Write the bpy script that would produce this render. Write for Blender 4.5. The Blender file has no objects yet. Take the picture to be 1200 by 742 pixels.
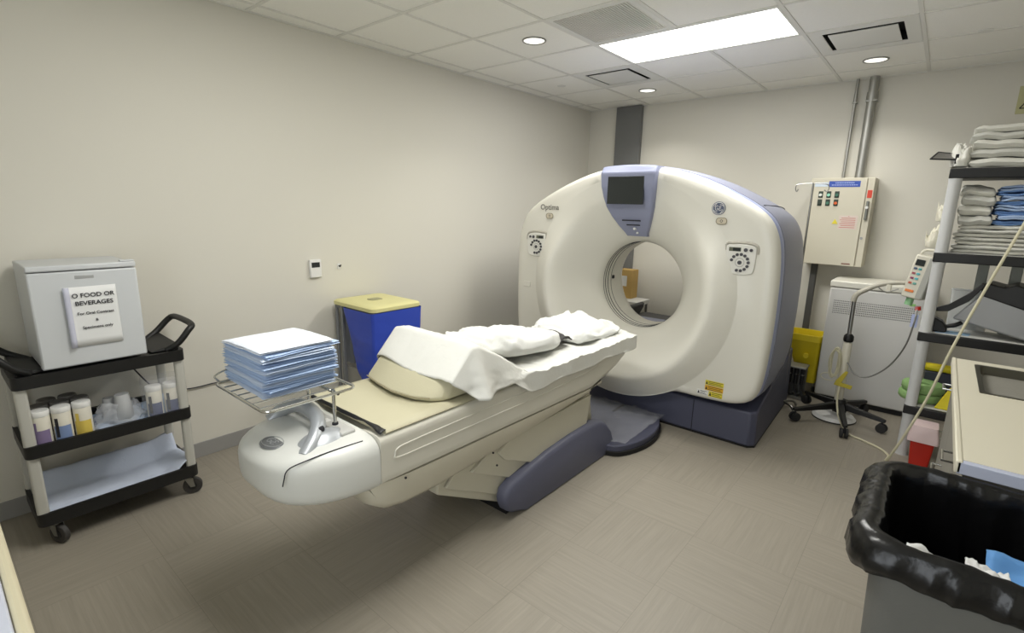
import bpy, bmesh, math, random
from mathutils import Vector, Matrix, noise
random.seed(7)
SC = bpy.context.scene
COL = SC.collection
PI = math.pi

# ---------------------------------------------------------------- materials
def lin(c):
    c = c / 255.0
    return c / 12.92 if c <= 0.04045 else ((c + 0.055) / 1.055) ** 2.4
def rgb(r, g, b): return (lin(r), lin(g), lin(b), 1.0)
MATS = {}
def mat(name, col, rough=0.5, metal=0.0, noise_amt=0.0, noise_scale=8.0, bump=0.0, bump_scale=60.0, trans=0.0, alpha=1.0, emit=None, estr=0.0, coat=0.0, stretch=None, ior=1.45):
    if name in MATS: return MATS[name]
    m = bpy.data.materials.new(name); m.use_nodes = True
    nt = m.node_tree; b = nt.nodes['Principled BSDF']
    b.inputs['Base Color'].default_value = col
    b.inputs['Roughness'].default_value = rough
    b.inputs['Metallic'].default_value = metal
    b.inputs['Transmission Weight'].default_value = trans
    b.inputs['Alpha'].default_value = alpha
    b.inputs['IOR'].default_value = ior
    b.inputs['Coat Weight'].default_value = coat
    if emit:
        b.inputs['Emission Color'].default_value = emit
        b.inputs['Emission Strength'].default_value = estr
    tc = nt.nodes.new('ShaderNodeTexCoord')
    mp = nt.nodes.new('ShaderNodeMapping'); nt.links.new(tc.outputs['Object'], mp.inputs['Vector'])
    if stretch: mp.inputs['Scale'].default_value = stretch
    if noise_amt > 0:
        n = nt.nodes.new('ShaderNodeTexNoise'); n.inputs['Scale'].default_value = noise_scale; n.inputs['Detail'].default_value = 4
        nt.links.new(mp.outputs['Vector'], n.inputs['Vector'])
        mx = nt.nodes.new('ShaderNodeMix'); mx.data_type = 'RGBA'
        c = col
        mx.inputs['A'].default_value = (c[0]*(1-noise_amt), c[1]*(1-noise_amt), c[2]*(1-noise_amt), 1)
        mx.inputs['B'].default_value = (min(1, c[0]*(1+noise_amt)), min(1, c[1]*(1+noise_amt)), min(1, c[2]*(1+noise_amt)), 1)
        nt.links.new(n.outputs['Fac'], mx.inputs['Factor']); nt.links.new(mx.outputs['Result'], b.inputs['Base Color'])
    if bump > 0:
        n = nt.nodes.new('ShaderNodeTexNoise'); n.inputs['Scale'].default_value = bump_scale; n.inputs['Detail'].default_value = 5
        nt.links.new(mp.outputs['Vector'], n.inputs['Vector'])
        bp = nt.nodes.new('ShaderNodeBump'); bp.inputs['Strength'].default_value = bump; bp.inputs['Distance'].default_value = 0.01
        nt.links.new(n.outputs['Fac'], bp.inputs['Height']); nt.links.new(bp.outputs['Normal'], b.inputs['Normal'])
    MATS[name] = m
    return m

# ---------------------------------------------------------------- mesh builder
class MB:
    def __init__(s): s.bm = bmesh.new()
    def box(s, x0, x1, y0, y1, z0, z1, rz=0, tf=None):
        vs = []
        cx, cy = (x0+x1)/2, (y0+y1)/2
        for z in (z0, z1):
            for x, y in ((x0,y0),(x1,y0),(x1,y1),(x0,y1)):
                p = Vector((x,y,z))
                if rz:
                    dx, dy = x-cx, y-cy
                    p = Vector((cx+dx*math.cos(rz)-dy*math.sin(rz), cy+dx*math.sin(rz)+dy*math.cos(rz), z))
                if tf: p = tf @ p
                vs.append(s.bm.verts.new(p))
        for f in ((0,3,2,1),(4,5,6,7),(0,1,5,4),(1,2,6,5),(2,3,7,6),(3,0,4,7)):
            s.bm.faces.new([vs[i] for i in f])
        return s
    def rings(s, rings, closed=True, cap0=True, cap1=True, loop=False):
        R = [[s.bm.verts.new(Vector(p)) for p in r] for r in rings]
        n = len(R[0]); m = len(R)
        for i in range(m if loop else m-1):
            a, b = R[i], R[(i+1) % m]
            for j in range(n if closed else n-1):
                k = (j+1) % n
                try: s.bm.faces.new((a[j], a[k], b[k], b[j]))
                except ValueError: pass
        if closed and not loop:
            if cap0 and n > 2: s.bm.faces.new(list(reversed(R[0])))
            if cap1 and n > 2: s.bm.faces.new(R[-1])
        return R
    def tube(s, pts, r, n=8, smooth=True, taper=None):
        pts = [Vector(p) for p in pts]
        if smooth and len(pts) > 2: pts = spline(pts, 6)
        rings = []; up = None
        for i, p in enumerate(pts):
            t = (pts[min(i+1, len(pts)-1)] - pts[max(i-1, 0)])
            if t.length < 1e-9: t = Vector((0,0,1))
            t.normalize()
            if up is None:
                up = Vector((0,0,1)) if abs(t.z) < .9 else Vector((1,0,0))
            side = t.cross(up); side.normalize(); up = side.cross(t); up.normalize()
            rr = r if taper is None else r*(1+(taper-1)*i/(len(pts)-1))
            rings.append([p + side*math.cos(2*PI*k/n)*rr + up*math.sin(2*PI*k/n)*rr for k in range(n)])
        s.rings(rings)
        return s
    def cyl(s, a, b, r, r2=None, n=24):
        a, b = Vector(a), Vector(b); t = (b-a).normalized()
        up = Vector((0,0,1)) if abs(t.z) < .9 else Vector((1,0,0))
        u = t.cross(up).normalized(); v = t.cross(u)
        r2 = r if r2 is None else r2
        s.rings([[p + (u*math.cos(2*PI*k/n) + v*math.sin(2*PI*k/n))*q for k in range(n)] for p, q in ((a, r), (b, r2))])
        return s
    def lathe(s, prof, c=(0,0,0), n=24, sx=1, sy=1, cap=True):
        c = Vector(c)
        s.rings([[c + Vector((math.cos(2*PI*k/n)*r*sx, math.sin(2*PI*k/n)*r*sy, z)) for k in range(n)] for r, z in prof], cap0=cap, cap1=cap)
        return s
    def prism(s, outline, axis, a, b):
        def P(u, v, w):
            return {'x': (w,u,v), 'y': (u,w,v), 'z': (u,v,w)}[axis]
        s.rings([[P(u,v,a) for u, v in outline], [P(u,v,b) for u, v in outline]])
        return s
    def grid(s, f, nu, nv):
        V = [[s.bm.verts.new(Vector(f(i/(nu), j/(nv)))) for j in range(nv+1)] for i in range(nu+1)]
        for i in range(nu):
            for j in range(nv):
                s.bm.faces.new((V[i][j], V[i+1][j], V[i+1][j+1], V[i][j+1]))
        return s
    def torus(s, c, R, r, axis='z', n=32, m=10, sx=1, sy=1):
        c = Vector(c); rings = []
        for i in range(n):
            a = 2*PI*i/n; ring = []
            for j in range(m):
                b = 2*PI*j/m
                u, v, w = (R+r*math.cos(b))*math.cos(a)*sx, (R+r*math.cos(b))*math.sin(a)*sy, r*math.sin(b)
                ring.append(c + Vector({'z': (u,v,w), 'y': (u,w,v), 'x': (w,u,v)}[axis]))
            rings.append(ring)
        s.rings(rings, loop=True)
        return s

def spline(pts, k=6, closed=False):
    pts = [Vector(p) for p in pts]; out = []; n = len(pts)
    rng = range(n) if closed else range(n-1)
    for i in rng:
        if closed: p0, p1, p2, p3 = pts[(i-1) % n], pts[i], pts[(i+1) % n], pts[(i+2) % n]
        else: p0, p1, p2, p3 = pts[max(i-1,0)], pts[i], pts[i+1], pts[min(i+2, n-1)]
        for j in range(k):
            t = j/k
            out.append(0.5*((2*p1)+(p2-p0)*t+(2*p0-5*p1+4*p2-p3)*t*t+(3*p1-p0-3*p2+p3)*t**3))
    if not closed: out.append(pts[-1])
    return out
def rrect(x0, x1, y0, y1, r, n=5):
    o = []
    for cx, cy, a0 in ((x1-r,y1-r,0),(x0+r,y1-r,90),(x0+r,y0+r,180),(x1-r,y0+r,270)):
        for i in range(n+1):
            a = math.radians(a0+90*i/n); o.append((cx+r*math.cos(a), cy+r*math.sin(a)))
    return o

ORIG = {}
def obj(name, mb, m, parent=None, bevel=0.0, smooth=35, world=True, solid=0.0, subsurf=0):
    bm = mb.bm
    off = ORIG.get(parent.name, Vector()) if (parent is not None and world) else Vector()
    for v in bm.verts: v.co -= off
    bmesh.ops.recalc_face_normals(bm, faces=bm.faces)
    me = bpy.data.meshes.new(name)
    if smooth:
        for f in bm.faces: f.smooth = True
        th = math.radians(smooth)
        for e in bm.edges:
            if len(e.link_faces) == 2 and e.calc_face_angle(0) > th: e.smooth = False
    bm.to_mesh(me); bm.free()
    me.materials.append(m)
    o = bpy.data.objects.new(name, me); COL.objects.link(o)
    if parent is not None:
        o.parent = parent
        ORIG[o.name] = off
    if solid:
        s = o.modifiers.new('solid', 'SOLIDIFY'); s.thickness = solid; s.offset = 0
    if bevel:
        b = o.modifiers.new('bevel', 'BEVEL'); b.width = bevel; b.segments = 2; b.limit_method = 'ANGLE'; b.angle_limit = math.radians(40)
        b.harden_normals = False
    if subsurf:
        b = o.modifiers.new('sub', 'SUBSURF'); b.levels = subsurf; b.render_levels = subsurf
    return o
def tag(o, label=None, cat=None, group=None, kind=None):
    if label: o['label'] = label
    if cat: o['category'] = cat
    if group: o['group'] = group
    if kind: o['kind'] = kind
    return o
def thing(name, label, cat, loc, group=None, rz=0):
    o = bpy.data.objects.new(name, None); COL.objects.link(o)
    o.location = loc; o.rotation_euler = (0,0,rz); o.empty_display_size = .1
    ORIG[o.name] = Vector(loc)
    return tag(o, label, cat, group)
def struct(name, mb, m, parent=None, **k):
    o = obj(name, mb, m, parent, **k)
    if parent is None: o['kind'] = 'structure'
    return o
def single(name, mb, m, label, cat, group=None, origin=None, **k):
    # a top-level thing that is one mesh, its origin at its base
    bm = mb.bm
    if origin is None:
        xs = [v.co.x for v in bm.verts]; ys = [v.co.y for v in bm.verts]; zs = [v.co.z for v in bm.verts]
        origin = ((min(xs)+max(xs))/2, (min(ys)+max(ys))/2, min(zs))
    for v in bm.verts: v.co -= Vector(origin)
    o = obj(name, mb, m, None, **k); o.location = origin
    ORIG[o.name] = Vector(origin)
    return tag(o, label, cat, group)
def copy_tree(o, parent=None):
    c = o.copy(); COL.objects.link(c); c.parent = parent
    for ch in list(o.children): copy_tree(ch, c)
    return c
def place(o, label, loc, rz=0, group=None):
    c = copy_tree(o); c.location = loc; c.rotation_euler = (0,0,rz)
    c['label'] = label
    if group: c['group'] = group
    return c
def text(name, s, size, loc, rot, m, parent, align='CENTER', extrude=0.0005, sx=1.0):
    cu = bpy.data.curves.new('t', 'FONT'); cu.body = s; cu.size = size; cu.align_x = align; cu.align_y = 'CENTER'; cu.extrude = extrude; cu.offset = size*.014
    cu.resolution_u = 4
    to = bpy.data.objects.new('t', cu); COL.objects.link(to)
    dg = bpy.context.evaluated_depsgraph_get()
    me = bpy.data.meshes.new_from_object(to.evaluated_get(dg))
    bpy.data.objects.remove(to); bpy.data.curves.remove(cu)
    M = Matrix.Translation(Vector(loc)) @ rot.to_matrix().to_4x4() @ Matrix.Diagonal((sx,1,1,1))
    off = ORIG.get(parent.name, Vector())
    me.transform(Matrix.Translation(-off) @ M)
    me.materials.clear(); me.materials.append(m)
    o = bpy.data.objects.new(name, me); COL.objects.link(o); o.parent = parent
    ORIG[o.name] = off
    return o
from mathutils import Euler
FRONT = Euler((PI/2, 0, 0))            # text facing -y
SIDE = Euler((PI/2, 0, PI/2))          # text facing +x
def fbm(x, y, z=0, o=4): return noise.fractal(Vector((x,y,z)), 1.0, 2.0, o)

# common materials
white_pl = mat('gantry_white', rgb(222,220,210), .36, coat=.15)
beige_pl = mat('table_beige', rgb(212,209,197), .36)
lav = mat('lavender_grey', rgb(140,145,170), .38)
slate = mat('slate_cover', rgb(128,131,148), .42, bump=.05, bump_scale=300)
navy = mat('dark_slate', rgb(72,74,92), .5, bump=.08, bump_scale=250)
black_pl = mat('black_plastic', rgb(22,22,22), .45, bump=.08, bump_scale=200)
dark = mat('near_black', rgb(14,14,15), .6)
chrome = mat('chrome', rgb(200,200,195), .2, 1.0)
steel = mat('brushed_steel', rgb(150,150,146), .35, 1.0, .1, 40, stretch=(1,1,30))
alu = mat('aluminium', rgb(165,165,160), .45, .8)
rubber = mat('rubber', rgb(40,40,40), .7)
label_white = mat('label_white', rgb(225,225,222), .6)
ink = mat('ink', rgb(40,40,45), .7)
yellow = mat('yellow_plastic', rgb(222,205,40), .45)
screen_m = mat('screen', rgb(44,48,48), .15)
# ---------------------------------------------------------------- camera
CAM = (3.4904, -5.5840, 1.6409)
cd = bpy.data.cameras.new('camera'); cam = bpy.data.objects.new('camera', cd); COL.objects.link(cam)
R_ = Vector((0.7640, 0.6449, 0.0199)).normalized(); F_ = Vector((-0.6268, 0.7495, -0.2130)).normalized()
U_ = R_.cross(F_); R_ = F_.cross(U_)
cam.matrix_world = Matrix(((R_.x,U_.x,-F_.x,CAM[0]),(R_.y,U_.y,-F_.y,CAM[1]),(R_.z,U_.z,-F_.z,CAM[2]),(0,0,0,1)))
cd.sensor_width = 36; cd.lens = 592.8/1200*36; cd.clip_start = .02
SC.camera = cam

H = 2.779; XR = 4.40; YF = -6.6
# ---------------------------------------------------------------- shell
def floor_mat():
    m = bpy.data.materials.new('linear_vinyl_tile'); m.use_nodes = True; nt = m.node_tree; b = nt.nodes['Principled BSDF']
    tc = nt.nodes.new('ShaderNodeTexCoord')
    def mapping(sc):
        mp = nt.nodes.new('ShaderNodeMapping'); mp.inputs['Scale'].default_value = sc
        nt.links.new(tc.outputs['Object'], mp.inputs['Vector']); return mp
    def noi(sc, scale, det=3):
        n = nt.nodes.new('ShaderNodeTexNoise'); n.inputs['Scale'].default_value = scale; n.inputs['Detail'].default_value = det
        nt.links.new(mapping(sc).outputs['Vector'], n.inputs['Vector']); return n
    nx = noi((2.5,70,1), 1.0); ny = noi((70,2.5,1), 1.0)
    fx = noi((8,260,1), 1.0); fy = noi((260,8,1), 1.0)
    ch = nt.nodes.new('ShaderNodeTexChecker'); ch.inputs['Scale'].default_value = 1/.4572
    ch.inputs['Color1'].default_value = (0,0,0,1); ch.inputs['Color2'].default_value = (1,1,1,1)
    nt.links.new(tc.outputs['Object'], ch.inputs['Vector'])
    def mixf(a, c):
        mx = nt.nodes.new('ShaderNodeMix'); mx.data_type = 'FLOAT'
        nt.links.new(ch.outputs['Fac'], mx.inputs['Factor']); nt.links.new(a.outputs['Fac'], mx.inputs['A']); nt.links.new(c.outputs['Fac'], mx.inputs['B']); return mx
    m1 = mixf(nx, ny); m2 = mixf(fx, fy)
    ad = nt.nodes.new('ShaderNodeMath'); ad.operation = 'MULTIPLY_ADD'; ad.inputs[1].default_value = .5
    nt.links.new(m2.outputs['Result'], ad.inputs[0]); nt.links.new(m1.outputs['Result'], ad.inputs[2])
    br = nt.nodes.new('ShaderNodeTexBrick'); br.offset = 0; br.inputs['Scale'].default_value = 1
    br.inputs['Brick Width'].default_value = .4572; br.inputs['Row Height'].default_value = .4572; br.inputs['Mortar Size'].default_value = .0012; br.inputs['Mortar Smooth'].default_value = .3
    br.inputs['Color1'].default_value = (1,1,1,1); br.inputs['Color2'].default_value = (.965,.965,.965,1); br.inputs['Mortar'].default_value = (.72,.72,.72,1)
    nt.links.new(tc.outputs['Object'], br.inputs['Vector'])
    cr = nt.nodes.new('ShaderNodeValToRGB'); cr.color_ramp.elements[0].position = .45; cr.color_ramp.elements[1].position = 1.0
    cr.color_ramp.elements[0].color = rgb(137,131,119); cr.color_ramp.elements[1].color = rgb(150,143,130)
    nt.links.new(ad.outputs[0], cr.inputs['Fac'])
    mu = nt.nodes.new('ShaderNodeMix'); mu.data_type = 'RGBA'; mu.blend_type = 'MULTIPLY'; mu.inputs['Factor'].default_value = 1
    nt.links.new(cr.outputs['Color'], mu.inputs['A']); nt.links.new(br.outputs['Color'], mu.inputs['B'])
    nt.links.new(mu.outputs['Result'], b.inputs['Base Color'])
    b.inputs['Roughness'].default_value = .48
    bp = nt.nodes.new('ShaderNodeBump'); bp.inputs['Strength'].default_value = .22; bp.inputs['Distance'].default_value = .0012
    nt.links.new(ad.outputs[0], bp.inputs['Height']); nt.links.new(bp.outputs['Normal'], b.inputs['Normal'])
    return m
wall_m = mat('painted_wall', rgb(214,211,200), .7, bump=.04, bump_scale=180)
ceil_m = mat('ceiling_tile', rgb(243,242,235), .85, noise_amt=.03, noise_scale=60, bump=.35, bump_scale=260)
grid_m = mat('ceiling_grid_white', rgb(222,221,214), .5)
base_m = mat('grey_cove_base', rgb(150,149,146), .5)
struct('floor', MB().box(0, XR, YF, 0, -.06, 0), floor_mat(), smooth=0)
struct('wall_left', MB().box(-.1, 0, YF-.1, .1, -.06, H+.2), wall_m, smooth=0)
struct('wall_back', MB().box(0, XR, 0, .1, -.06, H+.2), wall_m, smooth=0)
struct('wall_right', MB().box(XR, XR+.1, YF-.1, .1, -.06, H+.2), wall_m, smooth=0)
struct('wall_front', MB().box(0, XR, YF-.1, YF, -.06, H+.2), wall_m, smooth=0)
def base(name, a):
    x0, x1, y0, y1 = a
    m = MB(); m.box(x0, x1, y0, y1, 0, .10); struct(name, m, base_m, bevel=.002)
base('baseboard_left', (0, .008, YF, 0)); base('baseboard_back', (.008, XR-.008, -.008, 0)); base('baseboard_right', (XR-.008, XR, YF, 0))

# ceiling: tiles with holes are avoided by laying panels per 0.61 m cell inside an exposed T grid
U = .6096
X0 = 1.373; Y0 = -3.418               # grid node C / row 0
xs = [0.0] + [X0+U*k for k in range(-2, 6)] ; xs = [x for x in xs if x < XR] + [XR]
ys = [Y0+U*k for k in range(-6, 6)]; ys = [y for y in ys if YF+.1 < y < -.1]; ys = [YF] + ys + [0.0]
special = {}
def cell(x, y):                       # cell index containing the point
    i = max(k for k in range(len(xs)-1) if xs[k] <= x); j = max(k for k in range(len(ys)-1) if ys[k] <= y); return i, j
troffers = [(X0, Y0+2*U), (X0, Y0-2*U)]
skip = set()
for tx, ty in troffers:
    skip.add(cell(tx+.1, ty+.1)); skip.add(cell(tx+U+.1, ty+.1))
grille_c = (X0, Y0+U); skip.add(cell(grille_c[0]+.1, grille_c[1]+.1))
diffs = [(X0-U, Y0+3*U), (X0+2*U, Y0+3*U)]
for dx, dy in diffs: skip.add(cell(dx+.1, dy+.1))
m = MB()
for i in range(len(xs)-1):
    for j in range(len(ys)-1):
        if (i, j) in skip: continue
        if xs[i+1]-xs[i] < .02: continue
        m.box(xs[i]+.001, xs[i+1]-.001, ys[j]+.001, ys[j+1]-.001, H+.004, H+.02)
struct('ceiling', m, ceil_m, smooth=0)
m = MB()
for i, x in enumerate(xs[1:-1]):
    for j in range(len(ys)-1):
        if (i, j) in skip and (i+1, j) in skip and any(abs(x-(tx+U)) < .01 and ty-.01 < ys[j]+.1 < ty+U for tx, ty in troffers): continue
        m.box(x-.0115, x+.0115, ys[j], ys[j+1], H-.001, H+.006)
for j, y in enumerate(ys[1:-1]):
    for i in range(len(xs)-1):
        m.box(xs[i]+(.0115 if i else 0), xs[i+1]-.0115, y-.0115, y+.0115, H-.0008, H+.006)
m.box(0, .02, YF, 0, H-.0015, H+.004); m.box(.02, XR-.02, -.02, 0, H-.0015, H+.004); m.box(XR-.02, XR, YF, 0, H-.0015, H+.004)
struct('trim_1', m, grid_m, smooth=0)
struct('ceiling', MB().box(0, XR, YF, 0, H+.16, H+.2), ceil_m, smooth=0)   # slab above the suspended tiles

glow = mat('troffer_diffuser', rgb(255,255,250), .5, emit=(1,.985,.93,1), estr=7.5)
metal_w = mat('white_enamel', rgb(222,222,216), .4)
for k, (tx, ty) in enumerate(troffers):
    lab = 'large glowing rectangular ceiling light panel beside the ribbed air grille' if k == 0 else 'glowing rectangular ceiling light panel nearer the doorway'
    t = thing('ceiling_light', lab, 'ceiling light', (tx+U, ty+U/2, H), 'rectangular ceiling light panels')
    f = MB()
    a, b, c, d = tx+.012, tx+2*U-.012, ty+.012, ty+U-.012
    f.box(a, b, c, c+.014, H-.002, H+.05); f.box(a, b, d-.014, d, H-.002, H+.05); f.box(a, a+.014, c+.014, d-.014, H-.002, H+.05); f.box(b-.014, b, c+.014, d-.014, H-.002, H+.05)
    obj('frame', f, metal_w, t)
    obj('diffuser', MB().box(a+.014, b-.014, c+.014, d-.014, H+.002, H+.006), glow, t, smooth=0)
# recessed downlights
can_glow = mat('downlight_lens', rgb(240,238,225), .5, emit=(1,.98,.9,1), estr=1.6)
trim_grey = mat('downlight_trim', rgb(150,150,145), .3, .6)
def downlight(x, y, lab):
    t = thing('downlight', lab, 'ceiling light', (x, y, H), 'round recessed downlights')
    obj('trim_ring', MB().torus((x, y, H+.002), .079, .007, 'z', 40, 8), trim_grey, t)
    obj('lens', MB().lathe([(.0, -.002), (.05, -.004), (.076, .002), (.076, .012)], (x, y, H-.0005), 40), can_glow, t)
downlight(1.086, -2.528, 'round downlight left of the ribbed air grille')
downlight(1.05, -.66, 'round downlight in front of the grey wall column')
downlight(2.898, -.634, 'round downlight above the wall conduits')
# plaque diffusers
gap_m = mat('plenum_black', rgb(18,18,16), .8)
for k, (dx, dy) in enumerate(diffs):
    t = thing('air_diffuser', ['square plaque air diffuser left of the glowing panel', 'square plaque air diffuser right of the glowing panel'][k], 'air vent', (dx+U/2, dy+U/2, H), 'square plaque air diffusers')
    a, b, c, d = dx+.013, dx+U-.013, dy+.013, dy+U-.013; w = .075
    f = MB()
    for q in ((a, b, c, c+w), (a, b, d-w, d), (a, a+w, c+w, d-w), (b-w, b, c+w, d-w)): f.box(*q, H+.001, H+.006)
    obj('frame', f, metal_w, t)
    n = MB()
    for q in ((a+w-.01, b-w+.01, c+w-.008, c+w), (a+w-.01, b-w+.01, d-w, d-w+.008), (a+w-.008, a+w, c+w, d-w), (b-w, b-w+.008, c+w, d-w)): n.box(*q, H+.006, H+.07)
    n.box(a+w-.01, b-w+.01, c+w-.01, d-w+.01, H+.07, H+.074)
    obj('throat', n, gap_m, t)
    obj('plaque', MB().box(a+w+.03, b-w-.03, c+w+.03, d-w-.03, H-.004, H+.002), metal_w, t, bevel=.002)
# perforated return grille
gx, gy = grille_c
t = thing('return_grille', 'square ribbed return air grille beside the glowing light panel', 'air vent', (gx+U/2, gy+U/2, H))
a, b, c, d = gx+.013, gx+U-.013, gy+.013, gy+U-.013; w = .03
f = MB()
for q in ((a, b, c, c+w), (a, b, d-w, d), (a, a+w, c+w, d-w), (b-w, b, c+w, d-w)): f.box(*q, H-.001, H+.006)
obj('frame', f, metal_w, t)
s = MB(); n = 30
for k in range(n):
    x = a+w+(b-a-2*w)*(k+.5)/n
    s.box(x-.0042, x+.0042, c+w, d-w, H+.001, H+.010)
obj('slat', s, mat('grille_metal', rgb(225,223,216), .5), t, smooth=0)['kind'] = 'stuff'
obj('backing', MB().box(a, b, c, d, H+.05, H+.054), mat('grille_back', rgb(70,69,66), .8), t)
# sprinkler covers
for x, y, l in ((.466, -1.297, 'small flat sprinkler cover near the corner'), (3.5, -1.0, 'small flat sprinkler cover at far right of the ceiling')):
    single('sprinkler_cover', MB().lathe([(.0, 0), (.038, .001), (.04, .004), (.04, .006)], (x, y, H-.003), 24), metal_w, l, 'sprinkler', 'sprinkler covers', origin=(x, y, H-.003))

# left wall devices
t = thing('thermostat', 'small white wall thermostat with a dark display', 'thermostat', (.0, -3.68, 1.10))
obj('body', MB().box(.0, .024, -3.727, -3.637, 1.10, 1.232), label_white, t, bevel=.006)
obj('display', MB().box(.024, .0255, -3.715, -3.652, 1.175, 1.212), screen_m, t)
t = thing('wall_hook', 'tiny dark hook with white plate screwed to left wall', 'hook', (.0, -3.484, 1.15))
obj('plate', MB().box(.0, .004, -3.497, -3.470, 1.148, 1.188), label_white, t, bevel=.001)
obj('peg', MB().tube([(.003,-3.484,1.172), (.02,-3.484,1.168), (.028,-3.484,1.18)], .005), ink, t)

# grey steel column on the back wall
single('wall_column', MB().box(.385, .698, -.06, 0, 0, H-.001), mat('grey_paint', rgb(112,113,112), .5), 'dark grey square column rising behind the scanner', 'column', bevel=.004)
# pillow blocks: yellow sign at the far right
t = thing('wall_sign', 'yellow sign high on the back wall, cut off by the photo edge', 'sign', (3.87, -.002, 2.40))
obj('panel', MB().box(3.765, 3.985, -.006, 0, 2.40, 2.60), mat('sign_yellow', rgb(186,184,140), .5), t, bevel=.002)
obj('symbol', MB().tube([(3.785,-.007,2.44),(3.87,-.007,2.57),(3.96,-.007,2.44),(3.785,-.007,2.44)], .004, 6, smooth=False), ink, t)
# conduits
def conduit(x, y, r, z0, lab, m=None, top=.0):
    t = thing('conduit', lab, 'conduit', (x, y, z0), 'conduits above the electric cabinet')
    obj('pipe', MB().cyl((x, y, z0), (x, y, H+.002), r), m or alu, t)
    obj('coupling', MB().cyl((x, y, H-.20), (x, y, H-.12), r*1.18), alu, t)
    obj('strap', MB().box(x-r-.006, x+r+.006, y-r-.003, 0, 2.58, 2.592), alu, t, bevel=.002)
conduit(2.845, -.055, .036, 1.94, 'thick steel conduit above the electric cabinet')
conduit(2.722, -.04, .012, 1.94, 'thin steel conduit left of the thick one above the electric cabinet')

# countertop near the doorway
t = thing('counter', 'white counter with beige edge cut off at the lower left corner', 'counter', (1.95, -5.8, 0))
bl = mat('counter_bluewhite', rgb(188,192,204), .4)
obj('worktop', MB().box(1.5, 2.40, -6.1, -5.565, .875, .90), bl, t, bevel=.004)
obj('edge_band', MB().box(1.5, 2.40, -5.564, -5.542, .872, .902), mat('beige_edge', rgb(196,188,160), .5), t, bevel=.008)
obj('cabinet', MB().box(1.55, 2.35, -6.08, -5.62, 0, .875), metal_w, t, bevel=.003)
# ---------------------------------------------------------------- CT gantry
GX, GZ = 1.65, 1.03
G = thing('ct_scanner', 'large white ring shaped CT scanner with blue-grey sides and a central bore', 'CT scanner', (GX, -1.5, 0))
half = [(0,.30),(.45,.30),(.80,.305),(.95,.33),(1.025,.39),(1.06,.52),(1.078,.80),(1.08,1.10),(1.07,1.32),(1.045,1.47),(.99,1.585),(.90,1.665),(.78,1.735),(.58,1.83),(.35,1.91),(.15,1.945),(0,1.95)]
cl = spline([Vector((x, z, 0)) for x, z in half] + [Vector((-x, z, 0)) for x, z in half[-2:0:-1]], 8, closed=True)
NT = 192
def polar(pts):
    A = []
    for p in pts:
        dx, dz = p.x, p.y-GZ
        A.append((math.atan2(dz, dx) % (2*PI), math.hypot(dx, dz)))
    A.sort(); A = [(A[-1][0]-2*PI, A[-1][1])] + A + [(A[0][0]+2*PI, A[0][1])]
    out = []
    for k in range(NT):
        th = 2*PI*k/NT
        for i in range(len(A)-1):
            if A[i][0] <= th <= A[i+1][0]:
                t = (th-A[i][0])/max(1e-9, A[i+1][0]-A[i][0]); out.append(A[i][1]+(A[i+1][1]-A[i][1])*t); break
    return out
base_R = polar(cl)
def smax(a, b, k=.03):
    h = max(0, k-abs(a-b))/k; return max(a, b)+h*h*k*.25
Rout = [smax(r, .865) for r in base_R]
def ring(y, f, bump=0, by=lambda th: 0):
    out = []
    for k in range(NT):
        th = 2*PI*k/NT; r = f(th, Rout[k])
        out.append((GX+r*math.cos(th), y-1.25*bump*by(th), GZ+r*math.sin(th)))
    return out
def raise_(th):                       # the raised lower collar fades out towards the top
    s = math.sin(th); return .5-.5*math.tanh((s-.52)*3.2)
prof = [(.355,-1.440,0),(.355,-1.56,0),(.355,-1.735,0),(.362,-1.765,0),(.385,-1.805,0),(.43,-1.855,0),(.49,-1.905,.012),(.55,-1.945,.03),(.60,-1.972,.062),(.64,-1.992,.086),(.672,-2.004,.099),(.695,-2.012,.100),(.715,-2.018,.092),(.75,-2.027,.068),(.80,-2.038,.036),(.838,-2.046,.009),(.847,-2.048,.002),(.852,-2.048,.0)]
rings = [ring(y, (lambda th, R, r=r: r), b, raise_) for r, y, b in prof]
rings.append(ring(-2.05, lambda th, R: max(.853, R-.09)))
rings += [ring(y, (lambda th, R, d=d: R-d)) for d, y in ((.045,-2.048),(.025,-2.040),(.011,-2.024),(.003,-2.0),(0,-1.972))]
m = MB(); m.rings(rings, cap0=False, cap1=False)
FC = obj('front_cover', m, white_pl, G, smooth=50)
# bluish trim band
m = MB(); m.rings([ring(y, (lambda th, R, d=d: R+d)) for d, y in ((-.004,-1.974),(.002,-1.968),(.004,-1.93),(.003,-1.895),(-.004,-1.89))], cap0=False, cap1=False)
obj('trim_band', m, mat('trim_blue', rgb(150,158,192), .35), G, smooth=50)
# side cover, lower edge sweeping up to the rear
def side_ring(y, d, sc):
    out = []; lift = max(0, min(.30, (y+1.89)*.42))
    for k in range(NT):
        th = 2*PI*k/NT; R = (Rout[k]+d)
        x = R*math.cos(th)*sc; z = R*math.sin(th)
        top = z > 0
        z = GZ+z*(sc if not top else 1-(1-sc)*1.2)
        if z < .30+lift: z = .30+lift-(.30-min(z,.30))*.2
        out.append((GX+x, y, z))
    return out
sr = [(-1.888,-.006,1),(-1.884,.006,1),(-1.80,.012,1),(-1.6,.012,.998),(-1.4,.010,.994),(-1.25,.006,.985),(-1.12,0,.968),(-1.04,-.004,.945),(-.995,-.01,.91),(-.985,-.02,.87)]
m = MB(); rr = [side_ring(*a) for a in sr]
m.rings(rr, cap0=False, cap1=False)
obj('side_cover', m, slate, G, smooth=50)
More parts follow.
